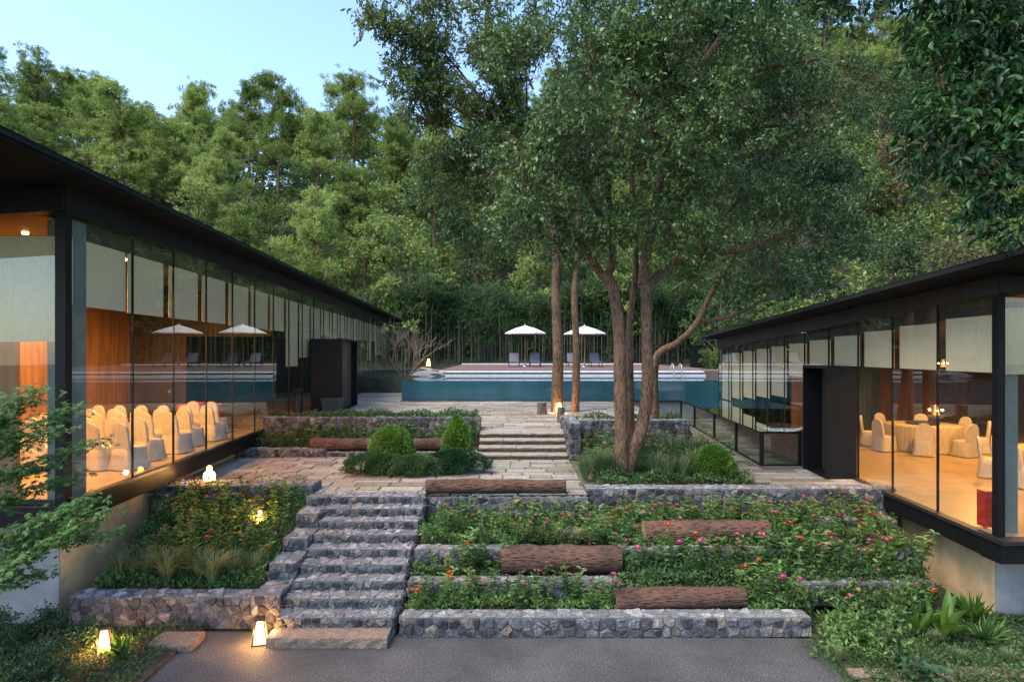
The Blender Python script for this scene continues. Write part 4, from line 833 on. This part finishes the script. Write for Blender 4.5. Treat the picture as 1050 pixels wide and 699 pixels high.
# japanese maple at left: palmate leaves on thin layered branches
mp_ = empty('maple_tree', (-4.95, 4.7, 0), label='green japanese maple with fine star leaves reaching in from the left edge', cat='tree'); O_ = Vector(mp_.location); mb = MB()
limb(mb, [(0, 0, 0), (.05, .05, 1.2), (0, .1, 2.4), (.15, .1, 3.6)], .07, .03, 8)
lay = []
for (x0, y0, x1, y1) in ((-30, 470, 40, 400), (-30, 470, 75, 420), (-20, 480, 60, 440), (-20, 500, 95, 455), (-30, 500, 50, 480), (-20, 520, 80, 490), (-20, 560, 90, 515), (-30, 560, 115, 550), (-20, 600, 60, 540), (-30, 610, 100, 525), (-10, 600, 45, 590), (-30, 480, 20, 405), (-30, 510, 10, 520), (-30, 590, 30, 560)):
    D0 = 4.9+rnd.uniform(-.25, .3); a, b = P(x0, y0, D0)-O_, P(x1, y1, D0+rnd.uniform(-.2, .4))-O_
    md = (a+b)/2+Vector((0, 0, .04)); limb(mb, [Vector((.05, .1, a.z-.15)), a, md, b], .014, .004, 5, 5)
    n_ = int((b-a).length*330)
    for j in range(n_):
        t = rnd.uniform(.12, 1.03); p = a.lerp(b, t)+Vector((rnd.gauss(0, .05), rnd.gauss(0, .09), rnd.gauss(0, .028)+.015)); lay.append(p)
mb.obj('trunk', 'bark_grey', mp_)
n_ = len(lay)*7//1; BB = []; DD = []; LL = []
for p in lay:
    f = Vector((rnd.uniform(-.3, 1), rnd.uniform(-1, .3), rnd.uniform(-.6, .1))).normalized(); nrm = Vector((rnd.gauss(0, .4), rnd.gauss(0, .4)-.35, 1)).normalized(); f = (f-nrm*f.dot(nrm)).normalized(); s_ = f.cross(nrm); sz = rnd.uniform(.038, .06)
    for an, k in ((0, 1), (.6, .9), (-.6, .9), (1.2, .65), (-1.2, .65)): BB.append(tuple(p)); DD.append(tuple(f*math.cos(an)+s_*math.sin(an))); LL.append(sz*k)
V, Fq = leaves(np.array(BB), np.array(DD), np.array(LL), np.array(LL)*.36, up=1.5, fold=.05); link('crown', npmesh('crown', V, Fq, ['leaf_maple']), mp_)

# bare shrub left of the pool
bs = empty('bare_shrub', (-6.4, 38, UT+.9), label='leafless pale branching shrub between the left pavilion and the pool', cat='shrub'); mb = MB()
def twig(p, d, r_, l, depth):
    q_ = [p]; v = d.copy()
    for k in range(4): v = (v+Vector((rnd.gauss(0, .12), rnd.gauss(0, .12), rnd.gauss(.04, .06)))).normalized(); q_.append(q_[-1]+v*l/4)
    mb.tube(q_, [r_, r_*.9, r_*.8, r_*.7, r_*.55], 5)
    if depth:
        for k in range(3): nd = (v+Vector((rnd.gauss(0, .45), rnd.gauss(0, .45), rnd.gauss(.1, .3)))).normalized(); twig(q_[rnd.choice((2, 3, 4))], nd, r_*.6, l*.75, depth-1)
for k in range(7): a_ = k*.9; twig(Vector((.3*math.cos(a_), .3*math.sin(a_), 0)), Vector((math.cos(a_)*.7, math.sin(a_)*.5, .9)).normalized(), .032, 1.4, 3)
mb.obj('branches', 'dry_wood', bs)

# hillside trees: a few models, each placed many times
PROTO = {}
def proto_pine(seed, h=11.5):
    rs = random.Random(seed); mb = MB(); lean = rs.uniform(-.6, .6); ax = spline([(0, 0, -1.5), (lean*.3, 0, h*.3), (lean*.9, rs.uniform(-.3, .3), h*.65), (lean, 0, h)], 5); k = len(ax)
    mb.tube(ax, [.2*(1-.8*i/(k-1)) for i in range(k)], 8); cl = []
    for i in range(34):
        t = rs.uniform(.38, 1.0); p = ax[min(k-1, int(t*(k-1)))]; a_ = rs.uniform(0, 6.28); L_ = (1.08-t)**.6*rs.uniform(1.3, 4.6)+.3; e_ = Vector((p.x+L_*math.cos(a_), p.y+L_*math.sin(a_), p.z+rs.uniform(.1, .9)+L_*.12))
        mb.tube([p, (p+e_)/2+Vector((0, 0, -.1)), e_], [.06, .04, .02], 5)
        for j in range(8): u = rs.uniform(.35, 1.12); c = p.lerp(e_, u)+Vector((rs.gauss(0, .55), rs.gauss(0, .55), rs.gauss(.1, .32))); r_ = rs.uniform(.25, .6); cl.append((c.x, c.y, c.z, r_, r_, r_*.7))
    cl.append((lean, 0, h+.1, .6, .6, .5))
    V, Fq = foliage(cl, 4.2, 11, .34, .055, .14, shell=.1, up=.8, spread=1.0); return mb, V, Fq
def proto_broad(seed, h=8.5, wd=3.0, Ln=.26):
    rs = random.Random(seed); mb = MB(); ax = spline([(0, 0, -1.5), (rs.uniform(-.3, .3), 0, h*.4), (rs.uniform(-.5, .5), 0, h*.8)], 5); mb.tube(ax, [.2*(1-.7*i/(len(ax)-1)) for i in range(len(ax))], 7); cl = []
    for i in range(34):
        a_ = rs.uniform(0, 6.28); v = rs.uniform(.18, 1); rr = wd*math.sin(min(1, v*1.1+.15)*math.pi*.86)**.6*rs.uniform(.35, 1); c = Vector((rr*math.cos(a_), rr*math.sin(a_), h*v)); r_ = rs.uniform(.5, 1.05); cl.append((c.x, c.y, c.z, r_, r_, r_*.7))
        p = ax[min(len(ax)-1, int(v*.8*len(ax)))]; mb.tube([p, (p+c)/2, c], [.05, .03, .015], 4)
    V, Fq = foliage(cl, 4.2, 9, Ln, Ln*.5, .35, shell=.35, up=.2, droop=.2); return mb, V, Fq
def proto_bamboo(seed, h=7.5):
    rs = random.Random(seed); mb = MB(); cl = []
    for i in range(13):
        x, y = rs.uniform(-1.3, 1.3), rs.uniform(-.6, .6); dx, dy = rs.gauss(0, .8), rs.gauss(-.2, .5); hh = h*rs.uniform(.75, 1.05); pts = spline([(x, y, -.5), (x+dx*.1, y, hh*.5), (x+dx*.5, y+dy*.5, hh*.85), (x+dx*1.3, y+dy*1.2, hh)], 4); mb.tube(pts, [.045]*4+[.04]*(len(pts)-5)+[.015], 5)
        for k in range(7): p = pts[rs.randrange(len(pts)//3, len(pts))]; r_ = rs.uniform(.3, .7); cl.append((p.x+rs.gauss(0, .4), p.y+rs.gauss(0, .4), p.z+rs.gauss(0, .3), r_, r_, r_*.6))
    V, Fq = foliage(cl, 6, 8, .24, .05, .3, shell=.2, up=0, droop=.5); return mb, V, Fq
def make_proto(key, fn, leafm, barkm, name, cat):
    mb, V, Fq = fn; o = bpy.data.objects.new(name, None); o['category'] = cat
    tm = mb.mesh('trunk', [barkm]); cm = npmesh('crown', V, Fq, [leafm]); PROTO[key] = (name, cat, tm, cm)
for s_ in range(3): make_proto(f'pine{s_}', proto_pine(40+s_), 'leaf_pine', 'bark_pine', 'pine_tree', 'pine')
for s_ in range(3): make_proto(f'broad{s_}', proto_broad(60+s_), 'leaf_broad', 'bark_grey', 'broadleaf_tree', 'tree')
for s_ in range(2): make_proto(f'dark{s_}', proto_broad(70+s_, 9, 3.2, .22), 'leaf_dark', 'bark_grey', 'evergreen_tree', 'tree')
for s_ in range(2): make_proto(f'scrub{s_}', proto_broad(80+s_, 6, 2.6, .2), 'leaf_scrub', 'bark_grey', 'scrub_tree', 'tree')
for s_ in range(3): make_proto(f'bamboo{s_}', proto_bamboo(90+s_), 'leaf_bamboo', 'culm', 'bamboo_clump', 'bamboo')
def place_proto(key, loc, rz, sc, group):
    name, cat, tm, cm = PROTO[key]; o = empty(name, loc, rz, cat=cat, group=group); o.scale = (sc, sc, sc*rnd.uniform(.9, 1.1))
    link('trunk', tm, o); link('crown', cm, o); return o
ROWN = ['lowest', 'second lowest', 'third lowest', 'middle', 'fifth', 'sixth', 'seventh', 'eighth', 'ninth', 'topmost']
kindword = {'pine': 'light green pine with bare reddish trunk', 'broad': 'bushy green broadleaf tree', 'dark': 'dense dark evergreen tree', 'scrub': 'brownish olive scrubby tree'}
count = 0
for ri, D in enumerate((61, 67.5, 74, 81, 88, 95, 102, 112, 124, 138)):
    row = []; half = .86*D; sp_ = 6.6+D*.012; x = (-half if D < 104 else -5)+rnd.uniform(0, 3)
    while x < half:
        xx = x+rnd.uniform(-1.2, 1.2); yy = D+rnd.uniform(-2.2, 2.2); px = 525+F*xx/yy
        z = float(hill(np.array(xx), np.array(yy)))
        top = 361-(z+10-EYE)*F/yy
        if top > -60 or ri < 6:
            u = rnd.random()
            if px < 470: key = ('pine' if u < (.15, .45, .8, .9, .92, .95, .95)[min(ri, 6)] else ('broad' if u < .93 else 'dark'))
            elif px < 760: key = 'pine' if (ri > 3 and u < .5) else ('broad' if u < .7 else 'dark')
            else: key = 'scrub' if u < .42 else ('broad' if u < .68 else ('pine' if u < .76 else 'dark'))
            row.append((xx, yy, z, key))
        x += sp_*(1.0 if ri else .8)
    cnt = {}
    row.sort(key=lambda q: q[0]/q[1])
    for (xx, yy, z, key) in row:
        if not (-40 < 525+F*xx/yy < 1090): continue
        nvar = {'pine': 3, 'broad': 3, 'dark': 2, 'scrub': 2}[key]; k = cnt.get(key, 0); cnt[key] = k+1
        sc = rnd.uniform(1.0, 1.38)*(1.08 if ri == 6 else 1)
        o = place_proto(f'{key}{rnd.randrange(nvar)}', (xx, yy, z), rnd.uniform(0, 6.28), sc, 'trees on the wooded hillside')
        o['label'] = f'{kindword[key]}, {nth(k)} from left in the {ROWN[ri]} hill row'; count += 1
# the lone tall pine above the skyline
o = place_proto('pine1', P(207, 175, 99), .5, 1.15, 'trees on the wooded hillside'); o['label'] = 'tallest pine rising alone above the skyline at upper left'; o.scale = (.9, .9, 1.6)
o.location.z = float(hill(np.array(o.location.x), np.array(99.0)))
# bamboo behind the railing
k = 0
for j, x in enumerate(np.arange(-9, 22, 1.75)):
    o = place_proto(f'bamboo{j%3}', (float(x)+rnd.uniform(-.4, .4), 58.4+rnd.uniform(-.8, 1.2), 3.0), rnd.uniform(-.4, .4)+(3.14 if j % 2 else 0), rnd.uniform(.85, 1.15), 'bamboo clumps behind the railing'); o['label'] = f'bamboo clump behind the deck railing, {nth(k)} from the left'; k += 1
# bushes near the pool ends
for (key, x, y, z, s_, lab) in (('dark0', -13, 57, 2.5, .8, 'dark evergreen behind the far end of the left pavilion'), ('broad1', -9.5, 60, 3, .75, 'round green tree above the left pavilion roof end'), ('dark1', 16.5, 50, 3, .9, 'dark evergreen behind the far end of the right roof'), ('broad2', 12.8, 40.5, 1.9, .33, 'low bush on the rocks beside the right pavilion'),
                                ('dark0', 24, 40, 3, 1.0, 'dark evergreen rising above the middle of the right roof'), ('dark1', 27, 33, 3, 1.0, 'dark evergreen rising above the near part of the right roof'), ('scrub0', 33, 46, 4, 1.4, 'olive tree with twisted branches above the right roof')):
    o = place_proto(key, (x, y, z), rnd.uniform(0, 6), s_, 'trees around the pool'); o['label'] = lab
# forest undergrowth
n_ = 5200; ux = rng.uniform(-95, 120, n_); uy = rng.uniform(52, 135, n_); ok = (np.abs(ux) < .9*uy+3) & (uy > 58-13*np.clip((ux-16)/25, 0, 1)+1) & ((uy < 106) | (ux > -8)); ux, uy = ux[ok], uy[ok]; uz = hill(ux, uy)
cl = [(a, b, c+.35, rnd.uniform(.7, 1.6), rnd.uniform(.7, 1.6), rnd.uniform(.5, 1.4)) for a, b, c in zip(ux, uy, uz)]
cl += [(a, 91+rng.uniform(-5, 5), float(hill(np.array(a), np.array(92.)))+rng.uniform(.5, 4.5), 2.0, 1.6, 1.6) for a in rng.uniform(-82, 4, 150)]; cl += [(a, b, float(hill(np.array(a), np.array(b)))+rng.uniform(.3, 1.6), 1.5, 1.5, 1.2) for a, b in zip(rng.uniform(18, 60, 160), rng.uniform(45, 66, 160))]
V, Fq = foliage(cl, 1.5, 5, .42, .24, .4, shell=.5); tag(link('undergrowth', npmesh('undergrowth', V, Fq, ['leaf_broad'])), kind='stuff', label='tangled green undergrowth between the hillside trees', cat='undergrowth')

# ---------------------------------------------------------------- shrubs
def topiary(name, loc, prof, Ln, m_, label, n=5000, sq=(1, 1), cat='shrub'):
    """surface of leaves over a profile (r,z)"""
    o = empty(name, loc, 0, label=label, cat=cat); pr_ = np.array(prof)
    if name == 'shrub':
        W_, H_ = pr_[:, 0].max(), pr_[:, 1].max(); cl = []; mb = MB()
        for k in range(22):
            a_ = rnd.uniform(0, 6.28); q_ = rnd.uniform(0, 1)**.6*W_; h_ = H_*rnd.uniform(.15, 1)*(1-.45*(q_/W_)**2)*rnd.choice((.75, 1, 1.15)); c_ = (q_*math.cos(a_), q_*math.sin(a_)*.8, h_*.85); cl.append((*c_, rnd.uniform(.08, .2), rnd.uniform(.08, .2), rnd.uniform(.06, .14))); mb.tube([(c_[0]*.2, c_[1]*.2, 0), (c_[0]*.7, c_[1]*.7, h_*.5), c_], .008, 4)
        V, Fq = foliage(cl, max(30, 2.2/(Ln*Ln)*.28), 7, Ln*.9, Ln*.42, Ln*2.4, shell=.1, up=.3); link('foliage', npmesh('foliage', V, Fq, [m_]), o); mb.obj('branches', 'bark_grey', o); return o
    n = int(n*1.9); Ln *= .85; t = rng.random(n)**.8; idx = t*(len(pr_)-1); i0 = np.minimum(idx.astype(int), len(pr_)-2); f = (idx-i0)[:, None]
    rz2 = pr_[i0]*(1-f)+pr_[i0+1]*f; a_ = rng.uniform(0, 2*math.pi, n); q_ = .05 if name in ('boxwood_ball', 'cone_shrub') else .16; lump = 1+q_*np.sin(a_*3+rz2[:, 1]*7)+q_*.8*np.sin(a_*7-rz2[:, 1]*11)
    r_ = rz2[:, 0]*lump*rng.uniform(.86, 1.04, n); pts = np.stack([r_*np.cos(a_)*sq[0], r_*np.sin(a_)*sq[1], rz2[:, 1]*rng.uniform(.94, 1.03, n)], 1)
    d = np.stack([np.cos(a_), np.sin(a_), np.full(n, .5)], 1)+rdir(n)*.8; L_ = Ln*rng.uniform(.7, 1.3, n); V, Fq = leaves(pts, d, L_, L_*.55, up=.4)
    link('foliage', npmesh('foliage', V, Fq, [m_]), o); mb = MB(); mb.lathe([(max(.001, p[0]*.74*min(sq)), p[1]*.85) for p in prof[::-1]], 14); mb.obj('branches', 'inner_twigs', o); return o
dome = lambda r, h, k=8: [(r*math.cos(a)**.8 if a < 1.55 else .001, h*(.12+.88*math.sin(a))) for a in np.linspace(0, 1.5708, k)]
topiary('boxwood_ball', (-2.98, 15.7, LT), dome(.60, 1.05), .045, 'leaf_box', 'round yellow-green clipped shrub on the terrace, left of the cone', 9000)
topiary('cone_shrub', (-1.38, 15.9, LT), [(.36, .1), (.40, .4), (.34, .75), (.24, 1.0), (.12, 1.2), (.001, 1.3)], .05, 'leaf_box', 'pointed clipped cypress cone on the terrace, right of the ball', 6000)
topiary('low_shrub', (-3.2, 15.15, LT), dome(.85, .48), .05, 'leaf_cover', 'low spreading green shrub in front of the clipped ball', 10000, (1, .55))
topiary('low_shrub', (-2.3, 15.0, LT), dome(.70, .45), .05, 'leaf_cover', 'low leafy shrub between the ball and the cone', 9000, (1, .6))
topiary('low_shrub', (-1.35, 15.25, LT), dome(.75, .55), .05, 'leaf_shrub', 'low dark green shrub around the foot of the cone', 9500, (1, .6))
topiary('boxwood_ball', (4.55, 14.35, LT), dome(.50, .78), .045, 'leaf_box', 'round bright green bush right of the big tree, on top of the wall', 6500)
topiary('shrub', (-6.25, 8.0, 0), dome(.55, .62), .05, 'leaf_shrub', 'dark rounded shrub in the lower left corner, cut by the left edge', 7000)
topiary('shrub', (-5.6, 7.55, 0), dome(.62, .42), .045, 'leaf_cover', 'low dense shrub along the bottom edge, left of the path', 8000)
topiary('shrub', (-6.9, 9.2, 0), dome(.75, .8), .05, 'leaf_shrub', 'tall dark shrub against the concrete base of the left pavilion', 8000)
topiary('shrub', (5.1, 9.35, 0), dome(.6, .5), .10, 'leaf_zinnia', 'bushy green shrub at the right end of the front wall', 1500)
topiary('shrub', (5.9, 10.0, 0), dome(.55, .7), .11, 'leaf_cover', 'green shrub below the right pavilion, next to the broad leaved plant', 1500)

# ---------------------------------------------------------------- bed planting
def zinnia_mesh(seed):
    rs = np.random.default_rng(seed); mb = MB(); tips = []; B_ = []; D_ = []; L_ = []
    for s in range(5):
        a_ = rs.uniform(0, 6.28); h = rs.uniform(.30, .60); dx, dy = math.cos(a_)*.13*h/.3, math.sin(a_)*.13*h/.3
        p = [Vector((dx*.15, dy*.15, 0)), Vector((dx*.6, dy*.6, h*.5)), Vector((dx, dy, h))]; q_ = spline(p, 4); mb.tube(q_, .004, 4, cap=False); tips.append((dx, dy, h))
        for k in range(1, len(q_)):
            ph = rs.uniform(0, 3.14)
            for sgn in (0, math.pi, math.pi/2)[:3 if rs.random() < .5 else 2]:
                B_.append(tuple(q_[k])); D_.append((math.cos(ph+sgn), math.sin(ph+sgn), rs.uniform(.0, .6))); L_.append(rs.uniform(.05, .11))
    V, Fq = leaves(np.array(B_), np.array(D_), np.array(L_), np.array(L_)*.42, up=1, hexa=True)
    b = len(mb.v); Vm = np.concatenate([np.array(mb.v), V]); Fm = np.concatenate([np.array(mb.f), Fq+b]); return npmesh('zinnia_plant', Vm, Fm, ['leaf_zinnia']), tips
ZIN = [zinnia_mesh(s) for s in range(6)]
def flower_mesh(c):
    mb = MB(); 
    for ring, (r_, z, n_, w_) in enumerate(((.042, .006, 12, .011), (.030, .014, 10, .009))):
        for k in range(n_): a_ = 2*math.pi*(k+.5*ring)/n_; ca, sa = math.cos(a_), math.sin(a_); mb.add([(0, 0, z-.004), (r_*.6*ca-w_*sa, r_*.6*sa+w_*ca, z+.006), (r_*ca, r_*sa, z), (r_*.6*ca+w_*sa, r_*.6*sa-w_*ca, z+.006)], [(0, 3, 2, 1)], 0)
    mb.lathe([(.012, .012), (.009, .022), (.001, .025)], 8, m=1); return mb.mesh('flower_head', ['petal_'+c, 'flower_eye'])
FL = {c: flower_mesh(c) for c in PET}
zlist = []
def zinnia(x, y, z, bed, cols, sc=1.0, nf=None):
    me, tips = ZIN[rnd.randrange(6)]; o = link('zinnia_plant', me, None, (x, y, z)); o.rotation_euler = (0, 0, rnd.uniform(0, 6.28)); s_ = sc*rnd.uniform(.8, 1.15); o.scale = (s_,)*3
    c = rnd.choice(cols)
    for k in range(nf if nf is not None else rnd.choice((1, 2, 2, 3))):
        t = tips[(k*2+rnd.randrange(2)) % 5]; f = link('flower_head', FL[c], o, t); f.rotation_euler = (rnd.uniform(-.2, .7)*0+rnd.uniform(-.5, .5), rnd.uniform(-.5, .5), 0); f.scale = (rnd.uniform(.72, 1.1),)*3
    tag(o, cat='flower'); o['group'] = 'zinnias in '+bed; zlist.append((bed, c, 525+F*x/y, o)); return o
def scatter(x0, x1, y0, y1, n, mind, avoid=None):
    out = []; tries = 0
    while len(out) < n and tries < n*40:
        tries += 1; x, y = rnd.uniform(x0, x1), rnd.uniform(y0, y1)
        if avoid and avoid(x, y): continue
        if all((x-a)**2+(y-b)**2 > mind*mind for a, b in out): out.append((x, y))
    return out
mixc = ['red', 'magenta', 'magenta', 'orange', 'magenta', 'pink', 'red', 'magenta', 'yellow', 'red']
logA = lambda x, y: 2.3 < x < 4.85 and y < 12.05
for (x, y) in scatter(-1.6, 7.2, 11.6, 12.9, 76, .24, logA): zinnia(x, y, .86, 'the upper bed below the terrace', mixc, 1.12)
for (x, y) in scatter(1.7, 7.1, 12.6, 13.15, 22, .2): zinnia(x, y, .86, 'the strip against the upper rubble wall', mixc, 1.1)
for (x, y) in scatter(-1.6, 7.0, 10.82, 11.2, 30, .22, lambda x, y: -.25 < x < 1.9): zinnia(x, y, .54, 'the middle bed', mixc, 1.15 if x < 1.8 else 1.35)
for (x, y) in scatter(-1.6, 4.6, 10.15, 10.48, 22, .2, lambda x, y: 1.6 < x < 3.85): zinnia(x, y, .26, 'the lowest bed behind the front wall', ['magenta', 'red'], 1.0 if x < 3 else 1.3, None)
for (x, y) in scatter(4.7, 7.0, 9.9, 10.5, 10, .25): zinnia(x, y, .25, 'the slope below the right pavilion', mixc)
for (x, y) in scatter(-6.7, -4.2, 11.0, 12.95, 44, .22): zinnia(x, y, .42+(y-10.45)*.365, 'the left planter', mixc, 1.05)
for (x, y) in scatter(-7.2, -1.0, 17.95, 18.5, 26, .2): zinnia(x, y, 1.65+(y-17.85)*.45, 'the upper left bed', ['red', 'red', 'orange', 'magenta'])
for (x, y) in scatter(1.95, 5.2, 14.6, 18.2, 34, .25): zinnia(x, y, 1.53, 'the bed around the big tree', ['red', 'magenta', 'magenta', 'pink', 'red'], 1.3)
cnt = {}
for bed, c, px, o in sorted(zlist, key=lambda q: (q[0], q[1], q[2])):
    k = cnt.get((bed, c), 0); cnt[(bed, c)] = k+1; o['label'] = f'{c} zinnia, {nth(k)} {c} one from the left in {bed}'

# ground cover per bed: one mass each
def cover(name, boxes, dens, label, m_='leaf_cover', Ln=.075, hmax=.22):
    n = 0; B_ = []; D_ = []
    for (x0, x1, y0, y1, zf) in boxes:
        k = int((x1-x0)*(y1-y0)*dens); x = rng.uniform(x0, x1, k); y = rng.uniform(y0, y1, k); h = hmax*(.55+.45*np.sin(x*4.1+y*2.3)*np.sin(x*1.7-y*3.9))*rng.random(k)**.7; z = zf(x, y)+np.maximum(.01, h); B_.append(np.stack([x, y, z], 1))
    B_ = np.concatenate(B_); D_ = rdir(len(B_))+np.array([0, 0, .45]); L_ = Ln*rng.uniform(.6, 1.3, len(B_)); V, Fq = leaves(B_, D_, L_, L_*.45, up=.8)
    return tag(link(name, npmesh(name, V, Fq, [m_])), label, 'ground cover', kind='stuff')
k_ = lambda v: (lambda x, y: x*0+v)
cover('ground_cover', [(-1.7, 7.2, 11.56, 13.2, k_(.86))], 2600, 'leafy green growth between the zinnias of the upper bed', 'leaf_zinnia', hmax=.34)
cover('ground_cover', [(-1.7, -.2, 10.8, 11.26, k_(.54)), (1.8, 7, 10.6, 11.3, k_(.56)), (1.75, 4.2, 10.47, 10.8, lambda x, y: .34+(y-10.47)*.6), (3.9, 7, 10.3, 10.6, k_(.35)), (4.6, 7.3, 11.2, 11.6, k_(.8))], 2600, 'leafy green growth of the middle bed', 'leaf_cover', hmax=.3)
cover('ground_cover', [(-1.7, 1.65, 10.13, 10.49, k_(.26)), (3.8, 4.6, 10.13, 10.49, k_(.26)), (1.65, 3.8, 10.36, 10.49, k_(.26))], 2600, 'leafy green growth of the lowest bed', 'leaf_zinnia', hmax=.3)
cover('ground_cover', [(-6.95, -4.15, 10.5, 12.95, lambda x, y: .42+(y-10.45)*.365)], 2400, 'leafy green growth filling the left planter', 'leaf_zinnia', hmax=.28)
cover('ground_cover', [(-7.4, -1.0, 17.9, 18.55, lambda x, y: 1.62+(y-17.85)*.45), (-7.3, -1.0, 18.97, 19.4, k_(2.42)), (-6.0, -1.0, 18.62, 18.95, k_(2.49))], 1500, 'green growth around the upper left rubble wall', 'leaf_cover', hmax=.26)
cover('ground_cover', [(1.9, 5.3, 13.7, 18.5, k_(1.53)), (1.9, 5.1, 18.97, 19.4, k_(2.3))], 1700, 'green growth in the bed around the big tree', 'leaf_cover', hmax=.3)
cover('ground_cover', [(4.7, 9, 8.7, 10.45, k_(.05)), (4.75, 9, 7.6, 8.7, k_(.05))], 1900, 'mixed green growth on the ground below the right pavilion', 'leaf_cover', .05, .14)
cover('ground_cover', [(-9, -5.0, 5.9, 10.05, k_(.04))], 1500, 'mixed green growth on the ground left of the path', 'leaf_cover', .05, .14)
# lawn grass lower right
def grass_patch(x0, x1, y0, y1, z, n, h, label, m_='leaf_grass', cond=None):
    x = rng.uniform(x0, x1, n); y = rng.uniform(y0, y1, n); B_ = np.stack([x, y, np.full(n, z)], 1); D_ = np.stack([rng.normal(0, .45, n), rng.normal(0, .45, n), np.ones(n)], 1); V, Fq = leaves(B_, D_, rng.uniform(.5, 1.2, n)*h, .006, up=0); tag(link('lawn_grass', npmesh('lawn_grass', V, Fq, [m_])), label, 'grass', kind='stuff')
grass_patch(4.3, 8.5, 6.2, 9.6, .05, 26000, .07, 'short grass around the stone planks at lower right', 'leaf_cover')
# grass tufts
def tuft_mesh(seed, n=130, h=.6, m_='leaf_grass', spread=.5):
    rs = np.random.default_rng(seed); VV = []; FF = []; b = 0
    a_ = rs.uniform(0, 6.28, n); out = rs.uniform(.15, 1, n)*spread*h; hh = h*rs.uniform(.6, 1.05, n); w_ = .008
    for i in range(n):
        ca, sa = math.cos(a_[i]), math.sin(a_[i]); rows = []
        for k, t in enumerate((0, .35, .7, 1)):
            r_ = .03+out[i]*t**1.6; z = hh[i]*(t-.38*t**3); ww = w_*(1-t*.85); VV += [(r_*ca-ww*sa, r_*sa+ww*ca, z), (r_*ca+ww*sa, r_*sa-ww*ca, z)]
            if k: FF.append((b+2*k-2, b+2*k-1, b+2*k+1, b+2*k))
        b += 8
    return npmesh('grass_tuft', VV, FF, [m_])
TU = [tuft_mesh(1), tuft_mesh(2, 160, .7, spread=.6), tuft_mesh(3, 120, .5, 'leaf_straw', .6)]
tl = []
def tuft(px, py, D, z, v, sc=1.0, bed=''):
    x = (px-525)/F*D; o = link('ornamental_grass', TU[v], None, (x, D, z)); o.rotation_euler = (0, 0, rnd.uniform(0, 6)); o.scale = (sc,)*3; tag(o, cat='grass', group='ornamental grass tufts'); tl.append((bed, px, v, o))
for px in (124, 138, 150, 161, 172, 184, 195, 206, 218, 240, 262): tuft(px, 0, 10.75+rnd.uniform(-.15, .25), .5, 1 if px < 240 else 0, 1.25, 'the front of the left planter')
for px in (545, 560, 575, 592, 605): tuft(px, 0, 11.75+rnd.uniform(-.1, .1), .86, 2, .95, 'the upper bed beside the topmost log')
for px in (690, 700, 740, 830, 850, 870, 900): tuft(px, 0, 11.75+rnd.uniform(-.1, .3), .86, rnd.choice((0, 1)), .7, 'the upper bed right of the topmost log')
for px in (600, 615, 625, 672, 685, 700, 712, 724): tuft(px, 0, 14.1+rnd.uniform(0, .5), 1.53, rnd.choice((0, 1)), 1.5, 'the bed at the foot of the big tree')
for px in (690, 705, 720): tuft(px, 0, 15.5+rnd.uniform(0, .5), 1.53, 1, 1.8, 'the bed behind the big tree')
for px in (860, 905, 960, 985, 1035): tuft(px, 0, 9.0+rnd.uniform(-.3, .5), .05, 0, .6, 'the slope at lower right')
cnt = {}
for bed, px, v, o in sorted(tl, key=lambda q: (q[0], q[1])): k = cnt.get(bed, 0); cnt[bed] = k+1; o['label'] = f'{"straw coloured" if v == 2 else "green"} grass tuft, {nth(k)} tuft from the left in {bed}'
# broad leaved plants
def broad_plant(loc, n, Ln, W, label, m_='leaf_lime', up=1.2, name='broad_leaved_plant'):
    B_ = np.tile(np.array([[0, 0, .02]]), (n, 1))+rng.normal(0, .02, (n, 3)); D_ = np.stack([rng.normal(0, .6, n), rng.normal(0, .6, n), np.full(n, up)], 1); L_ = Ln*rng.uniform(.6, 1.1, n); V, Fq = leaves(B_, D_, L_, W, up=.2, hexa=True)
    o = link(name, npmesh(name, V, Fq, [m_]), None, loc); tag(o, label, 'plant'); return o
broad_plant((6.55, 9.6, .05), 9, .75, .19, 'tall plant with broad lime green upright leaves below the right pavilion'); broad_plant((6.15, 9.7, .1), 8, .6, .17, 'plant with broad yellow-green leaves left of the tallest one, lower right', 'leaf_lime')
broad_plant((-6.1, 7.3, .05), 10, .62, .13, 'bright green strap leaved plant at the left edge, lower corner'); broad_plant((-5.6, 9.05, .04), 40, .35, .035, 'fern with yellow-green fronds beside the lower left lantern', 'leaf_lime', .8, 'fern')
broad_plant((7.45, 10.2, .05), 70, .5, .04, 'feathery bright fern against the ochre base at lower right', 'leaf_lime', .7, 'fern'); broad_plant((7.1, 9.5, .05), 60, .45, .04, 'feathery fern near the right edge, beside the broad leaved plant', 'leaf_zinnia', .6, 'fern')
n_ = 60; a_ = rng.uniform(0, 6.28, n_); r_ = rng.uniform(0, .33, n_); B_ = np.stack([r_*np.cos(a_), r_*np.sin(a_), .12+.12*rng.random(n_)], 1); V, Fq = leaves(B_, np.stack([np.cos(a_), np.sin(a_)-.3, np.full(n_, .15)], 1), .12, .13, up=1.2, hexa=True)
tag(link('round_leaf_plant', npmesh('round_leaf_plant', V, Fq, ['leaf_shrub']), None, (5.35, 8.35, .04)), 'low plant with round dark blue-green leaves at lower right', 'plant')

# fallen leaves on the path
n_ = 260; B_ = np.stack([rng.uniform(-4, 4.2, n_), 5.8+3.7*rng.random(n_)**.6, np.full(n_, .008)], 1); D_ = np.stack([rng.normal(size=n_), rng.normal(size=n_), np.zeros(n_)], 1); V, Fq = leaves(B_, D_, rng.uniform(.02, .05, n_), .02, up=4)
tag(link('fallen_leaves', npmesh('fallen_leaves', V, Fq, ['leaf_scrub'])), 'few small fallen leaves scattered on the dark path', 'leaves', kind='stuff')
